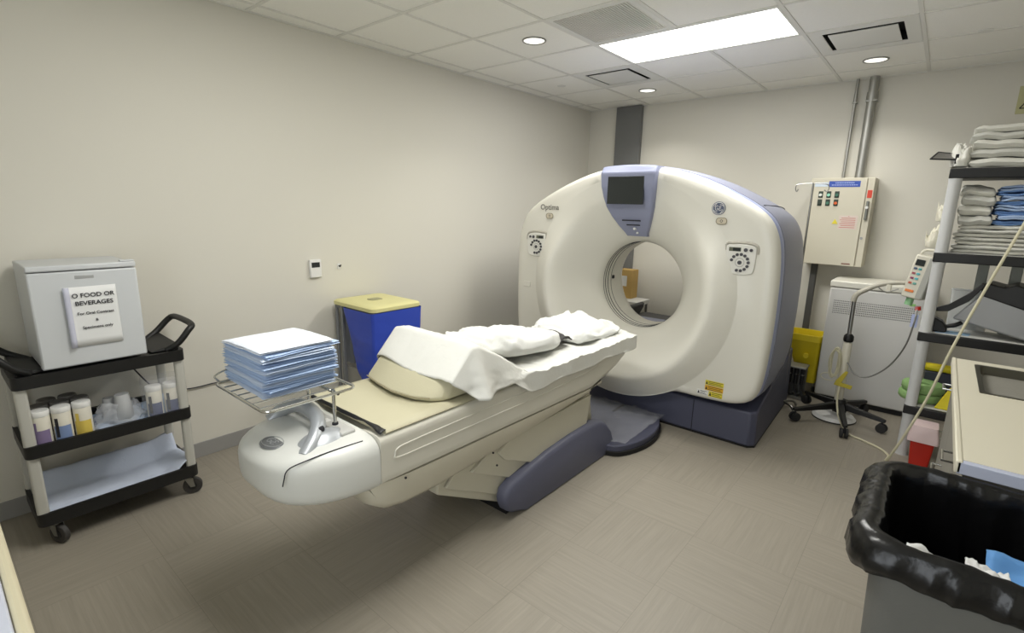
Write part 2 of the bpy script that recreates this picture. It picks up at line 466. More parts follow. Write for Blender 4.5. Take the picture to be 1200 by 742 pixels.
# rear cover with its own flare
rear = [side_ring(-.985, -.02, .87)]
for r, y in ((.80,-.985),(.66,-1.0),(.55,-1.08),(.46,-1.2),(.39,-1.34),(.357,-1.438)):
    rear.append([(GX+min(r, .80)*math.cos(2*PI*k/NT), y, GZ+r*math.sin(2*PI*k/NT)*(1 if r < .75 else .6 if math.sin(2*PI*k/NT) < 0 else .95)) for k in range(NT)])
m = MB(); m.rings(rear, cap0=False, cap1=False); obj('rear_cover', m, white_pl, G, smooth=50)
# panel seam between top and side cover
def rad_at(th):
    k = (th % (2*PI))/(2*PI)*NT; i = int(k) % NT; f = k-int(k); return Rout[i]*(1-f)+Rout[(i+1) % NT]*f
for sgn in (1,):
    th = math.radians(36)
    pts = []
    for y, sc in ((-1.86,1),(-1.7,.999),(-1.5,.997),(-1.3,.988),(-1.15,.972)):
        R = rad_at(th)+.0125; pts.append((GX+R*math.cos(th)*sc, y, GZ+R*math.sin(th)*(1-(1-sc)*1.2)))
    obj('panel_seam', MB().tube(pts, .0025, 6), ink, G)
# vent slot in the top
th = math.radians(58)
m = MB(); pts = []
for y in (-1.72,-1.45,-1.2):
    R = rad_at(th)+.010; pts.append((GX+R*math.cos(th), y, GZ+R*math.sin(th)))
# scan window rings
for k, (y, r) in enumerate(((-1.728,.0032),(-1.695,.0045),(-1.655,.0045),(-1.60,.003))):
    obj('bore_ring', MB().torus((GX, y, GZ), .3555, r, 'y', 96, 6), mat('ring_dark', rgb(62,66,70), .4), G)
obj('bore_lens', MB().prism(rrect(-1.585,-1.555, GZ+.0, GZ+.03, .006), 'x', GX-.356, GX-.345), ink, G)
# monitor bezel
out = [(-.222,1.944,-2.062),(-.222,1.90,-2.096),(-.214,1.80,-2.092),(-.205,1.72,-2.066),(-.192,1.65,-2.034),(-.165,1.58,-1.99),(-.13,1.51,-1.935),(-.095,1.455,-1.885),(-.085,1.43,-1.86)]
def bez_front(u, v):
    t = u*(len(out)-1); i = min(int(t), len(out)-2); f = t-i
    hw = out[i][0]*(1-f)+out[i+1][0]*f; z = out[i][1]*(1-f)+out[i+1][1]*f; y = out[i][2]*(1-f)+out[i+1][2]*f
    s = 2*v-1
    ed = 1-min(1, (1-abs(s))/.05); zz = z + (.012*(1-s*s) if u < .06 else 0)
    return (GX-hw*s, y+.012*ed*ed - .012, zz)
m = MB(); nu, nv = 40, 40
rws = [[bez_front(i/nu, j/nv) for j in range(nv+1)] for i in range(nu+1)]
full = []
for r in rws:
    full.append(r + [(r[-1][0], r[-1][1]+.10, r[-1][2]), (r[0][0], r[0][1]+.10, r[0][2])])
m.rings(full)
BZ = obj('monitor_bezel', m, lav, G, smooth=50)
obj('screen', MB().box(GX-.150, GX+.142, -2.112, -2.09, 1.672, 1.872, tf=None), screen_m, BZ, bevel=.003)
obj('drive_slot', MB().box(GX-.075, GX+.075, -1.991, -1.95, 1.548, 1.557), ink, BZ)
obj('drive_slot', MB().box(GX-.050, GX+.060, -1.962, -1.92, 1.514, 1.522), ink, BZ)
obj('indicator_light', MB().cyl((GX+.01,-1.946,1.490),(GX+.01,-1.90,1.490), .010, n=16), label_white, BZ)
obj('indicator_light', MB().cyl((GX+.02,-1.914,1.458),(GX+.02,-1.88,1.458), .008, n=16), label_white, BZ)
# GE emblem: ring, scrolls and script letters
emb = mat('emblem_grey', rgb(92,100,122), .35, .3)
ex, ez, ey = 2.318, 1.655, -2.052
E_ = obj('round_emblem', MB().cyl((ex, ey-.004, ez), (ex, ey+.004, ez), .044, n=40), emb, G)
lw = MB().torus((ex, ey-.0045, ez), .038, .002, 'y', 40, 6)
obj('emblem_ring', lw, label_white, E_)
sw = MB()
for k in range(4):
    a = k*PI/2+.4
    p = [(ex+math.cos(a+t*.9)*.034*(1-.25*t), ey-.0045, ez+math.sin(a+t*.9)*.034*(1-.25*t)) for t in (0,.35,.7,1.0)]
    sw.tube(p, .0018, 6)
obj('emblem_scroll', sw, label_white, E_)
# script style G and E
g = [(-.003,.012),(-.010,.017),(-.019,.010),(-.021,-.003),(-.014,-.013),(-.006,-.010),(-.004,-.001),(-.012,.000)]
e = [(.017,.012),(.009,.015),(.006,.008),(.013,.002),(.005,-.002),(.004,-.012),(.012,-.014),(.019,-.008)]
gl = MB()
for q in (g, e): gl.tube([(ex+u, ey-.0052, ez+v) for u, v in q], .0017, 6)
obj('emblem_letters', gl, label_white, E_)
text('model_name', 'Optima', .062, (.925, -2.052, 1.638), FRONT, mat('grey_letter', rgb(120,118,112), .5), G)
# small oval lamps/badges
def oval(x, z):
    o = obj('status_badge', MB().prism([(x+u, z+v) for u, v in rrect(-.033,.033,-.019,.019,.018)], 'y', -2.056, -2.045), mat('badge', rgb(205,196,176), .5), G, bevel=.002)
    obj('badge_rim', MB().tube([(x+u, -2.0565, z+v) for u, v in rrect(-.035,.035,-.021,.021,.02)+[(.035,.001)]], .002, 6, smooth=False), mat('badge_rim', rgb(140,130,105), .5), o)
    obj('badge_mark', MB().torus((x,-2.0565,z), .008, .0015, 'y', 16, 6), ink, o)
oval(2.345, 1.572); oval(.93, 1.568)
obj('status_badge', MB().prism([(.70+u, .965+v) for u, v in rrect(-.04,.04,-.025,.025,.012)], 'y', -2.053, -2.045), white_pl, G, bevel=.002)
# keypads
pad_m = mat('keypad_white', rgb(224,223,216), .4); btn_m = mat('button_grey', rgb(70,70,74), .5); hood_m = mat('keypad_hood', rgb(178,174,163), .45)
def keypad(cx, cz, mir):
    o = [(-.105,.095),(-.06,.108),(.0,.112),(.06,.108),(.105,.085),(.108,.0),(.10,-.085),(.07,-.108),(.0,-.115),(-.07,-.105),(-.092,-.07),(-.10,.0)]
    pts = [p*.88 for p in spline([Vector((u*mir, v, 0)) for u, v in o], 5, closed=True)]
    K = obj('keypad', MB().prism([(cx+p.x, cz+p.y) for p in pts], 'y', -2.062, -2.04), pad_m, G, bevel=.004)
    rim = [(cx+p.x*1.08, -2.050, cz+p.y*1.07+.004) for p in pts]
    hood = [q for q in rim if q[2] > cz+.035]
    hood.sort(key=lambda q: q[0])
    obj('keypad_hood', MB().tube(hood, .009, 8, smooth=False), hood_m, K)
    dx = -.038*mir
    obj('readout', MB().box(cx+dx-.038, cx+dx+.038, -2.0645, -2.060, cz+.052, cz+.078), mat('lcd', rgb(98,100,84), .3), K, bevel=.001)
    obj('readout_glass', MB().box(cx+dx-.012, cx+dx+.035, -2.066, -2.0645, cz+.055, cz+.075), screen_m, K)
    def btn(x, z, r=.0098):
        b = obj('button', MB().cyl((x, -2.069, z), (x, -2.060, z), r, n=16), btn_m, K)
    for x in (.030, .064): btn(cx+x*mir, cz+.064, .010 if x > .05 else .012)
    for k in range(11):
        a = math.radians(165-k*27); btn(cx+.054*math.cos(a)*1.0, cz-.020+.054*math.sin(a))
    btn(cx, cz-.020, .013)
    obj('button_ring', MB().torus((cx, -2.062, cz-.020), .028, .0015, 'y', 32, 6), mat('ring_grey', rgb(150,150,150), .5), K)
keypad(2.492, 1.328, 1); keypad(.802, 1.322, -1)
# warning labels
yl = mat('warning_yellow', rgb(220,205,60), .5); yor = mat('warning_orange', rgb(220,170,40), .5)
def sticker(x0, x1, z0, z1, m, rows, nm='warning_label', tilt=0):
    o = obj(nm, MB().box(x0, x1, -2.0535, -2.045, z0, z1), m, G, smooth=0)
    r = MB(); 
    for i in range(rows):
        z = z0+(z1-z0)*(i+.6)/(rows+.2); r.box(x0+.022, x1-.004-.012*(i % 2), -2.0542, -2.0535, z-.0017, z+.0017)
    obj('printed_lines', r, ink, o, smooth=0)
    obj('warning_symbol', MB().prism([(x0+.003,z0+.005),(x0+.019,z0+.005),(x0+.011,z1-.004)], 'y', -2.0543, -2.0535), ink, o, smooth=0)
    return o
sticker(2.352, 2.478, .425, .458, yl, 3); sticker(2.352, 2.478, .385, .420, yor, 3)
sticker(2.300, 2.372, .345, .378, label_white, 3); sticker(2.382, 2.476, .343, .380, yl, 3)
# plinth
m = MB()
outl = [(.66,-1.97),(2.66,-1.97),(2.70,-1.93),(2.66,-.80),(2.60,-.74),(.72,-.74),(.66,-.78),(.62,-1.93)]
m.rings([[(x, y, 0.012) for x, y in outl], [(GX+(x-GX)*.992, y, .265 if y < -1.5 else .50) for x, y in outl]])
obj('plinth', m, navy, G, bevel=.012, smooth=30)
m = MB(); m.prism([(GX+(x-GX)*.995, y*.998) for x, y in outl], 'z', 0, .014); obj('plinth_skirt', m, dark, G, smooth=0)
obj('plinth_seam', MB().box(2.255, 2.258, -1.974, -1.968, .015, .26), dark, G, smooth=0)
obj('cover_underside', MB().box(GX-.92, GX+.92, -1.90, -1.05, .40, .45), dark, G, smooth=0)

# floor platform between table foot and scanner, wrapped in clear plastic
t = thing('table_floor_platform', 'low dark grey platform wrapped in crinkled clear plastic at scanner base', 'platform', (1.65, -2.4, 0))
o1 = [(1.38,-2.72),(1.38,-2.02),(1.46,-1.995),(1.93,-1.995),(2.00,-2.02),(2.06,-2.10),(2.11,-2.25),(2.12,-2.42),(2.09,-2.58),(2.03,-2.70),(1.95,-2.74)]
pl = spline([Vector((x,y,0)) for x, y in o1[2:]], 4)
o2 = [o1[0], o1[1]] + [(p.x, p.y) for p in pl]
obj('platform_body', MB().prism(o2, 'z', 0, .075), navy, t, bevel=.012)
obj('platform_rim', MB().prism([(1.66+(x-1.66)*1.03, -2.37+(y+2.37)*1.012) for x, y in o2 if True], 'z', 0.001, .035), dark, t, bevel=.004)
obj('cable_slot', MB().box(1.70, 1.722, -2.19, -2.02, .075, .079), dark, t, smooth=0)
clear = mat('clear_film', rgb(235,238,245), .05, alpha=.16)
def film(u, v):
    x = 1.40+u*.66; y = -2.70+v*.68
    if x > 1.98: y = max(y, -2.70+(x-1.98)*.6); 
    z = .080+.018*abs(fbm(x*8, y*8, 3))+.010*abs(math.sin((x*1.1-y*.8)*30+4*fbm(x*4,y*4,1)))
    return (x, y, z)
obj('plastic_film', MB().grid(film, 60, 60), clear, t, smooth=60)
# ---------------------------------------------------------------- patient table
T = thing('ct_patient_table', 'long beige CT patient table with tan pad reaching into the scanner', 'patient table', (1.65, -3.4, 0))
XC = 1.65
def body_section(y, hw, z0, z1, g=.0):
    # half profile from bottom centre up the right side to the top centre
    h = [(0,z0),(hw-.014,z0),(hw-.004,z0+.004),(hw,z0+.013)]
    zs = [(z0+.013)+(z1-z0-.033)*k/8 for k in range(1, 9)]
    for k, z in enumerate(zs):
        h.append((hw, z))
    h += [(hw-.008,z1-.008),(hw-.028,z1),(hw-.10,z1-.004),(hw-.16,z1-.02),(0,z1-.03)]
    pts = [(XC+a, y, z) for a, z in h] + [(XC-a, y, z) for a, z in h[-2:0:-1]]
    return pts
ys_ = [-4.52,-4.2,-3.8,-3.4,-3.1,-2.95]
rg = [body_section(y, .30, .556+(y+4.52)*-.012, .757) for y in ys_]
rg += [body_section(-2.80, .298, .565, .755), body_section(-2.62, .29, .605, .75), body_section(-2.48, .275, .645, .745), body_section(-2.42, .25, .675, .735), body_section(-2.405,.22,.69,.725)]
m = MB(); m.rings(rg); TB = obj('tabletop', m, beige_pl, T, smooth=40)
# moulded groove (long oval rib) on both sides
for s in (1, -1):
    pts = spline([Vector((XC+s*.300, y, z)) for y, z in ((-4.45,.666),(-4.44,.645),(-4.30,.642),(-3.9,.640),(-3.4,.642),(-2.95,.66),(-2.90,.685),(-3.1,.697),(-3.6,.694),(-4.1,.693),(-4.38,.690),(-4.44,.683))], 6, closed=True)
    obj('side_rib', MB().tube(pts+[pts[0]], .0042, 6, smooth=False), beige_pl, T)
# under body
def under(y, hw, z0, z1): return [(XC+a, y, z) for a, z in ((-hw,z1),(-hw,z0+.06),(-hw+.05,z0+.012),(-hw+.10,z0),(hw-.10,z0),(hw-.05,z0+.012),(hw,z0+.06),(hw,z1))]
m = MB(); m.rings([under(*a) for a in ((-4.565,.262,.50,.551),(-4.53,.278,.43,.551),(-4.47,.288,.392,.551),(-4.38,.294,.376,.549),(-4.2,.296,.374,.546),(-3.9,.296,.39,.543),(-3.3,.296,.43,.536),(-2.95,.296,.455,.530),(-2.80,.285,.49,.528))])
obj('under_carriage', m, mat('table_beige_low', rgb(202,197,180), .42), T, smooth=50)
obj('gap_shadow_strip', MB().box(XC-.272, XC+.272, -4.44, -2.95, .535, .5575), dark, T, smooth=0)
for y, z in ((-4.40,.535),(-3.86,.44),(-3.83,.36)): obj('screw', MB().cyl((XC+.292,y,z),(XC+.298,y,z), .005, n=10), ink, T)
# inclined lifting leg made of overlapping plates
arm_m = mat('table_beige_arm', rgb(196,192,175), .45)
obj('lift_arm', MB().prism([(-4.16,.36),(-4.16,.31),(-3.70,.055),(-2.76,.055),(-2.76,.17),(-2.82,.46),(-3.0,.50),(-4.0,.46)], 'x', XC-.235, XC+.215), arm_m, T, bevel=.01)
def plate(x, ol): obj('arm_plate', MB().prism(ol, 'x', x, x+.018), arm_m, T, bevel=.004)
plate(XC+.218, [(-4.12,.335),(-3.66,.085),(-3.52,.125),(-3.52,.30),(-3.9,.44),(-4.0,.46)])
plate(XC+.236, [(-3.97,.36),(-3.60,.17),(-3.0,.18),(-2.95,.46),(-3.8,.44)])
plate(XC+.254, [(-3.79,.40),(-3.74,.345),(-3.50,.235),(-2.95,.22),(-2.9,.47),(-3.7,.45)])
# slate foot covers
ft = [(-3.765,.10),(-3.775,.14),(-3.76,.185),(-3.70,.215),(-3.58,.238),(-3.39,.268),(-3.15,.285),(-2.94,.288),(-2.82,.272),(-2.74,.235),(-2.66,.15),(-2.62,.06),(-2.60,.008),(-3.62,.008),(-3.70,.028),(-3.745,.06)]
for s in (1, -1):
    x0, x1 = (XC+.245, XC+.315) if s > 0 else (XC-.315, XC-.245)
    m = MB(); f = [(y, z) for y, z in ft]
    cy, cz = -3.2, .14
    def sc(k): return [((cy+(y-cy)*k[0]), (cz+(z-cz)*k[1]) if z > .02 else .008) for y, z in f]
    a, b = (x0, x1) if s > 0 else (x1, x0)
    rgs = []
    for x, k in ((a,(1,1)),(a+(b-a)*.62,(1,1)),(a+(b-a)*.85,(.985,.93)),(b,(.955,.80))): rgs.append([(x, y, z) for y, z in sc(k)])
    m.rings(rgs); obj('foot_cover', m, mat('foot_slate', rgb(88,90,108), .45, bump=.06, bump_scale=300), T, smooth=45)
obj('foot_base', MB().box(XC-.25, XC+.25, -3.70, -2.70, .0, .05), dark, T, smooth=0)
obj('foot_slot', MB().box(XC-.24, XC+.215, -2.757, -2.735, .05, .155), dark, T, smooth=0)
# rounded nose end cap
def nose_ring(t):                     # t 0..1 from joint to tip
    y = -4.522-.368*math.sin(t*PI/2)
    w = .301*max(.001, math.cos(t*PI/2))**.66 if t < 1 else .004
    zt = .757-.006*t-.055*t**3; zb = .520+.010*t+.10*t**3.2
    if t >= 1: zt = zb = .665
    r = []
    zc = (zt+zb)/2; hh = (zt-zb)/2
    for k in range(40):
        a = 2*PI*k/40; c, s = math.cos(a), math.sin(a)
        e = .32+.12*t
        r.append((XC+w*math.copysign(abs(c)**e, c), y, zc+hh*math.copysign(abs(s)**(e+.15), s)))
    return r
m = MB(); m.rings([nose_ring(t) for t in [0,.06,.14,.24,.34,.44,.54,.64,.72,.80,.87,.93,.97,.992]])
N = obj('end_cap', m, mat('end_cap_white', rgb(214,215,210), .35), T, smooth=60)
# silver arch handle
sil = mat('handle_silver', rgb(172,176,180), .35, .35)
hp = [(1.43,-4.70,.735),(1.455,-4.66,.775),(1.53,-4.625,.808),(1.63,-4.62,.806),(1.72,-4.645,.790),(1.785,-4.70,.760),(1.82,-4.76,.722)]
m = MB(); m.tube(hp, .029, 14); obj('handle', m, sil, N)
obj('handle_mount', MB().lathe([(.0,.028),(.035,.024),(.075,.008),(.10,-.012)], (1.775,-4.655,.755), 32, sx=.7, sy=1.1), sil, N, smooth=60)
obj('release_knob', MB().lathe([(.0,.016),(.011,.015),(.014,.010),(.014,0)], (1.775,-4.665,.783), 20), ink, N)
bd = mat('badge_grey', rgb(118,120,122), .4, .2)
B_ = obj('oval_badge', MB().lathe([(.0,.007),(.048,.006),(.055,0)], (1.66,-4.80,.741), 36, sx=1.15, sy=.78), bd, N)
obj('badge_ring', MB().torus((1.66,-4.80,.7485), .044, .0016, 'z', 36, 6, sx=1.15, sy=.78), mat('badge_line', rgb(165,167,168), .4), B_)
m = MB()
for q in (g, e): m.tube([(1.66+u*1.3, -4.80+v*1.0, .7487) for u, v in q], .002, 6)
obj('badge_letters', m, mat('badge_line', rgb(165,167,168), .4), B_)
obj('cap_seam', MB().tube([(1.902,-4.566,.7455),(1.89,-4.65,.7445),(1.879,-4.714,.7405),(1.868,-4.774,.7335),(1.852,-4.824,.7215),(1.847,-4.844,.707),(1.847,-4.852,.684),(1.84,-4.856,.655)], .0022, 6), ink, N)
obj('rack_socket', MB().box(1.46, 1.83, -4.612, -4.548, .752, .768), mat('socket_grey', rgb(186,186,182), .4), T, bevel=.006)
obj('socket_sticker', MB().box(1.60, 1.635, -4.60, -4.57, .768, .7687), mat('sticker_yellow', rgb(225,200,90), .5), T, smooth=0)
obj('socket_sticker', MB().box(1.655, 1.69, -4.60, -4.57, .768, .7687), label_white, T, smooth=0)
# tan table pad
pad_m2 = mat('tan_vinyl', rgb(188,183,156), .5, bump=.06, bump_scale=120)
def padtop(u, v):
    x = XC-.285+.57*u; y = -4.50+1.95*v
    e = .015*(abs(2*u-1)**6)
    z = .776-e+.010*math.exp(-(v*1.95/.05)**2)*math.sin(u*9)
    return (x, y, z)
m = MB(); m.rings([[(XC-.28,y,.752),(XC-.292,y,.762),(XC-.285,y,.772),(XC-.24,y,.776),(XC,y,.776-.008),(XC+.24,y,.776),(XC+.285,y,.772),(XC+.292,y,.762),(XC+.28,y,.752)] for y in (-4.485,-4.47,-4.2,-3.4,-2.50)])
P_ = obj('table_pad', m, pad_m2, T, smooth=50)
blk = mat('pad_underside', rgb(30,30,32), .5)
def sstep_(a, b, x):
    t = max(0, min(1, (x-a)/(b-a))); return t*t*(3-2*t)
def curl(u, v):
    x = XC-.285+.575*u; w = .006*math.sin(u*23)+.004*math.sin(u*51)
    k = .25+.75*sstep_(.72,.95,u); y = -4.484-(.005+.022*k)*v+w*.4*k; z = .776-.012*v*v+.012*math.sin(min(1,max(0,(u-.66)/.34))*PI)*v
    return (x, y, z)
obj('pad_front_flap', MB().grid(curl, 40, 4), blk, P_, solid=.002)
# ------------------------------------------------------------- wedge cushion
xa, xb = 1.375, 1.905
W = thing('knee_wedge', 'tan wedge cushion on table, half covered by the white sheet', 'cushion', (1.64, -3.9, .777))
def wsec(x, k=1.0, sag=0):
    pts = [(-4.185-sag,.778),(-4.195-sag,.795),(-4.11-sag*.3,.885),(-4.01,.978),(-3.985,.992),(-3.955,.988),(-3.70,.855),(-3.62,.778)]
    cy, cz = -3.93, .86
    return [(x, cy+(y-cy)*k, max(.778, cz+(z-cz)*k)) for y, z in pts]
m = MB(); m.rings([wsec(xa,.93),wsec(xa+.02,1),wsec(1.50,1,.025),wsec(1.64,1,.045),wsec(1.78,1,.03),wsec(xb-.05,1,-.01),wsec(xb-.02,.97,-.04),wsec(xb,.90,-.06)])
obj('wedge_cushion', m, pad_m2, W, bevel=.006, smooth=50)
obj('wedge_seam', MB().tube([(x, y-.003, .797) for x, y in ((xa+.01,-4.19),(1.50,-4.218),(1.64,-4.24),(1.78,-4.225),(xb-.05,-4.185))], .003, 6), mat('seam_tan', rgb(150,142,116), .6), W)

# ------------------------------------------------------------- sheet, pillow, blanket
def sstep(a, b, x):
    t = max(0, min(1, (x-a)/(b-a))); return t*t*(3-2*t)
def wedge_z(y):
    ks = [(-4.25,.782),(-4.19,.80),(-4.0,1.008),(-3.955,1.005),(-3.70,.868),(-3.60,.80),(-3.3,.785),(-2.3,.785)]
    if y <= ks[0][0]: return ks[0][1]
    for (a, za), (b, zb) in zip(ks, ks[1:]):
        if y <= b: return za+(zb-za)*(y-a)/(b-a)
    return .785
sheet_m = mat('sheet_white', rgb(218,218,212), .75, bump=.5, bump_scale=11)
NX, NY = 100, 190
def sheet(u, v):
    # u across the cloth (left hem to right hem), v along the table
    s = (u-.5)*2*.46; hw = .268
    d0 = max(0, (abs(s)-hw)/(.46-hw))
    y0 = -4.128+.012*math.sin(u*7+.6)+.10*d0*d0
    y = y0+(-2.40-y0)*v
    near = 1-sstep(-3.90,-3.55,y)
    zt = wedge_z(y)+.004+.010*near
    soft = sstep(-3.95,-3.6,y)
    fold = .015*fbm(u*5, y*6, 2)*soft+.012*(.35-abs(fbm(u*6+y*2, y*4-u*3, 5)))*soft+.003*(.3-abs(fbm(u*9-y*3,y*7,1)))*2
    if d0 <= 0:
        e = sstep(hw-.05, hw, abs(s))
        return (XC+s, y, zt+fold-.008*e)
    hemz = (.768 if near > .5 else .768-.075*(1-near*2) if near > 0 else .693)+.006*math.sin(y*13)+.012*fbm(y*3,0,9)*(1-near)
    hemz = max(hemz, .775) if near > .6 else hemz
    z = (zt-.008)+(hemz-(zt-.008))*d0
    tent = max(0, zt-.80)/.2
    crease = math.exp(-((y+3.98)/.035)**2)
    wav = (.005+.010*d0)*(math.sin(y*17+2.5*fbm(y*2,d0,2))+.5*math.sin(y*41))*(.35+.65*tent)
    out = hw+.012+(.030+.022*tent)*d0+wav*d0+.028*crease*d0
    if z < .790: out = max(out, .3085+.004*(1+math.sin(y*23)))
    elif z < .80: out = max(out, .30)
    return (XC+math.copysign(out, s), y, z+fold*(1-d0))
m = MB(); m.grid(sheet, NX, NY)
SH = single('bed_sheet', m, sheet_m, 'white sheet draped over wedge and table, its hem hanging over the side', 'sheet', origin=(XC,-3.2,.69), smooth=80, solid=.003)
def puff(name, lab, cat, cx, cy, lx, ly, hz, z0, ang, seed, mt, amp=.03, sq=.5, top=None, drape=None, tilt=0, group=None, fq=1.0):
    m = MB(); rg = []
    n1, n2 = 40, 72
    ca, sa = math.cos(ang), math.sin(ang)
    for i in range(n1+1):
        a = -PI/2+PI*i/n1
        ring_ = []
        for j in range(n2):
            b = 2*PI*j/n2
            c, s = math.cos(b), math.sin(b); q = math.cos(a)**.5 if math.cos(a) > 1e-9 else 0
            x = lx*q*math.copysign(abs(c)**sq, c); y = ly*q*math.copysign(abs(s)**sq, s)
            z = hz*math.sin(a)
            nn = amp*fbm(x*7*fq+seed, y*7*fq, z*7*fq+seed, 5)+amp*.45*(abs(fbm(x*16*fq+seed, y*16*fq, seed))*-1)
            f = 1+nn*1.5
            X = x*f; Y = y*f; Z = z+nn*(.9 if z > 0 else .2)
            if top: Z = Z*(1+top(X, Y)) if Z > 0 else Z
            P = [cx+X*ca-Y*sa, cy+X*sa+Y*ca, max(z0, z0+hz*.62+Z)+(tilt*(ly-Y) if tilt else 0)]
            ring_.append(tuple(P))
        rg.append(ring_)
    m.rings(rg)
    return single(name, m, mt, lab, cat, group=group, origin=(cx, cy, z0), smooth=80)
pil_m = mat('pillow_white', rgb(220,221,217), .8, bump=.4, bump_scale=12)
puff('pillow', 'long puffy white pillow lying on the sheet behind the wedge', 'pillow', 1.665, -3.44, .215, .37, .068, .796, .10, 3.1, pil_m, .034, tilt=.13)
puff('blanket', 'crumpled white blanket bunched on the table end nearest the scanner', 'blanket', 1.64, -2.69, .25, .29, .052, .796, -.1, 8.7, pil_m, .05)
m = MB()
m.grid(lambda u, v: (1.60+.22*u, -3.10+.13*v+.03*math.sin(u*5), .835+.03*math.sin(v*PI)+.008*fbm(u*5,v*5,1)), 16, 8)
single('dark_strap', m, mat('dark_cloth', rgb(60,58,58), .8), 'dark folded strap showing between pillow and bunched blanket', 'strap', solid=.008)

# ------------------------------------------------------------- wire rack and pads
K = thing('wire_rack', 'chrome wire tray on two posts at the free end of the table', 'rack', (1.63, -4.58, .757))
zz = .915
for x in (1.535, 1.734):
    obj('post', MB().cyl((x,-4.58,.764),(x,-4.58,zz), .007), chrome, K)
    obj('post_screw', MB().cyl((x,-4.58,.768),(x,-4.58,.776), .012), ink, K)
fr = [(x, y, zz) for x, y in rrect(1.325,1.775,-4.865,-4.50,.035)]
obj('tray_frame', MB().tube(fr+[fr[0]], .006, 8, smooth=False), chrome, K)
m = MB()
for k in range(1, 7): m.cyl((1.325+.45*k/7,-4.86,zz-.004),(1.325+.45*k/7,-4.505,zz-.004), .003, n=8)
m.cyl((1.33,-4.58,zz-.009),(1.77,-4.58,zz-.009), .006, n=8)
obj('tray_wires', m, chrome, K)
obj('corner_loop', MB().tube([(1.33,-4.845,zz+.0),(1.322,-4.86,zz+.03),(1.322,-4.80,zz+.045),(1.325,-4.76,zz+.012),(1.325,-4.75,zz)], .004, 8), chrome, K)
obj('rack_clamp', MB().box(1.78,1.84,-4.53,-4.47,.86,.90), mat('bronze', rgb(120,108,90), .5, .4), K, bevel=.004) if False else None
# stack of folded underpads
pm_b = mat('underpad_blue', rgb(176,197,227), .8, noise_amt=.06, noise_scale=20, bump=.2, bump_scale=90)
pm_w = mat('underpad_white', rgb(220,226,236), .8, noise_amt=.03, noise_scale=20, bump=.2, bump_scale=90)
def folded(name, w, d, h, mb_, n=3, fold_m=None, seed=0, wav=.004, droop=0.0):
    # a folded cloth: layered leaves joined at a rounded fold edge on the -x side
    root = thing(name, 'x', 'x', (0,0,0))
    nv = 14
    for k in range(n):
        z0 = h*k/n; t = h/n*.92
        def f(zoff, u, v, k=k):
            x = -w/2+w*u; y = -d/2+d*v
            z = zoff+wav*fbm(x*9+seed, y*9, k*3+seed)-droop*(u**3 if droop else 0)-droop*.8*((1-u)**4)
            return (x, y, max(0, z))
        rg = []
        for i in range(nv+1):
            u = i/nv; sq = t/2*(1-.35*(abs(2*u-1)**8))
            ring_ = []
            for j in range(11): ring_.append(f(z0+t/2+sq, u, j/10))
            ring_.append((lambda p: (p[0], p[1]+sq*.5, p[2]))(f(z0+t/2, u, 1)))
            for j in range(10, -1, -1): ring_.append(f(z0+t/2-sq, u, j/10))
            ring_.append((lambda p: (p[0], p[1]-sq*.5, p[2]))(f(z0+t/2, u, 0)))
            rg.append(ring_)
        m = MB(); m.rings(rg); obj('folded_layer', m, (fold_m if (fold_m and k == n-1) else mb_), root, smooth=60)
    return root
def cloth_mesh(w, d, h, n, seed=0, wav=.004, droop=0.0, fluff=.0, foldx=True, droop_right=0):
    m = MB(); nv = 16
    for k in range(n):
        z0 = h*k/n; t = h/n*.95
        jx, jy = (random.random()-.5)*.006, (random.random()-.5)*.006
        def f(zoff, u, v, k=k):
            x = -w/2+w*u+jx; y = -d/2+d*v+jy
            z = zoff+wav*fbm(x*9+seed, y*9, k*.7+seed)-droop*((1-u)**4)-droop_right*(u**4)
            return (x, y, z)
        rg = []
        for i in range(nv+1):
            u = .5-.5*math.cos(PI*i/nv); sq = t/2*(1-.93*(abs(2*u-1)**18)); out = t*.55
            r = [f(z0+t/2+sq, u, j/8) for j in range(9)]
            p = f(z0+t/2, u, 1); r.append((p[0], p[1]+out, p[2]))
            r += [f(z0+t/2-sq, u, j/8) for j in range(8, -1, -1)]
            p = f(z0+t/2, u, 0); r.append((p[0], p[1]-out, p[2]))
            rg.append(r)
        m.rings(rg)
    return m
ords = ['lowest','second lowest','third lowest','fourth lowest','fifth lowest','sixth lowest','sixth highest','fifth highest','fourth highest','third highest','second highest','topmost']
zc = .925
for k in range(12):
    h = .0148
    mm = cloth_mesh(.345+random.uniform(-.008,.008), .29+random.uniform(-.008,.008), h, 2, seed=k*1.7, wav=.0035, droop=.014 if k == 11 else .003)
    nm = ords[k]
    o = single('folded_underpad', mm, pm_w if k == 11 else (pm_b if k % 3 else mat('underpad_blue_pale', rgb(204,216,234), .8, bump=.2, bump_scale=90)), '%s folded pale blue underpad of the stack on the chrome wire tray' % nm, 'underpad', 'folded underpads on the wire tray', origin=(0,0,0), smooth=60)
    o.location = (1.515+random.uniform(-.008,.008), -4.675+random.uniform(-.008,.008), zc); o.rotation_euler = (0,0,random.uniform(-.05,.05)+.02)
    zc += h+.0005

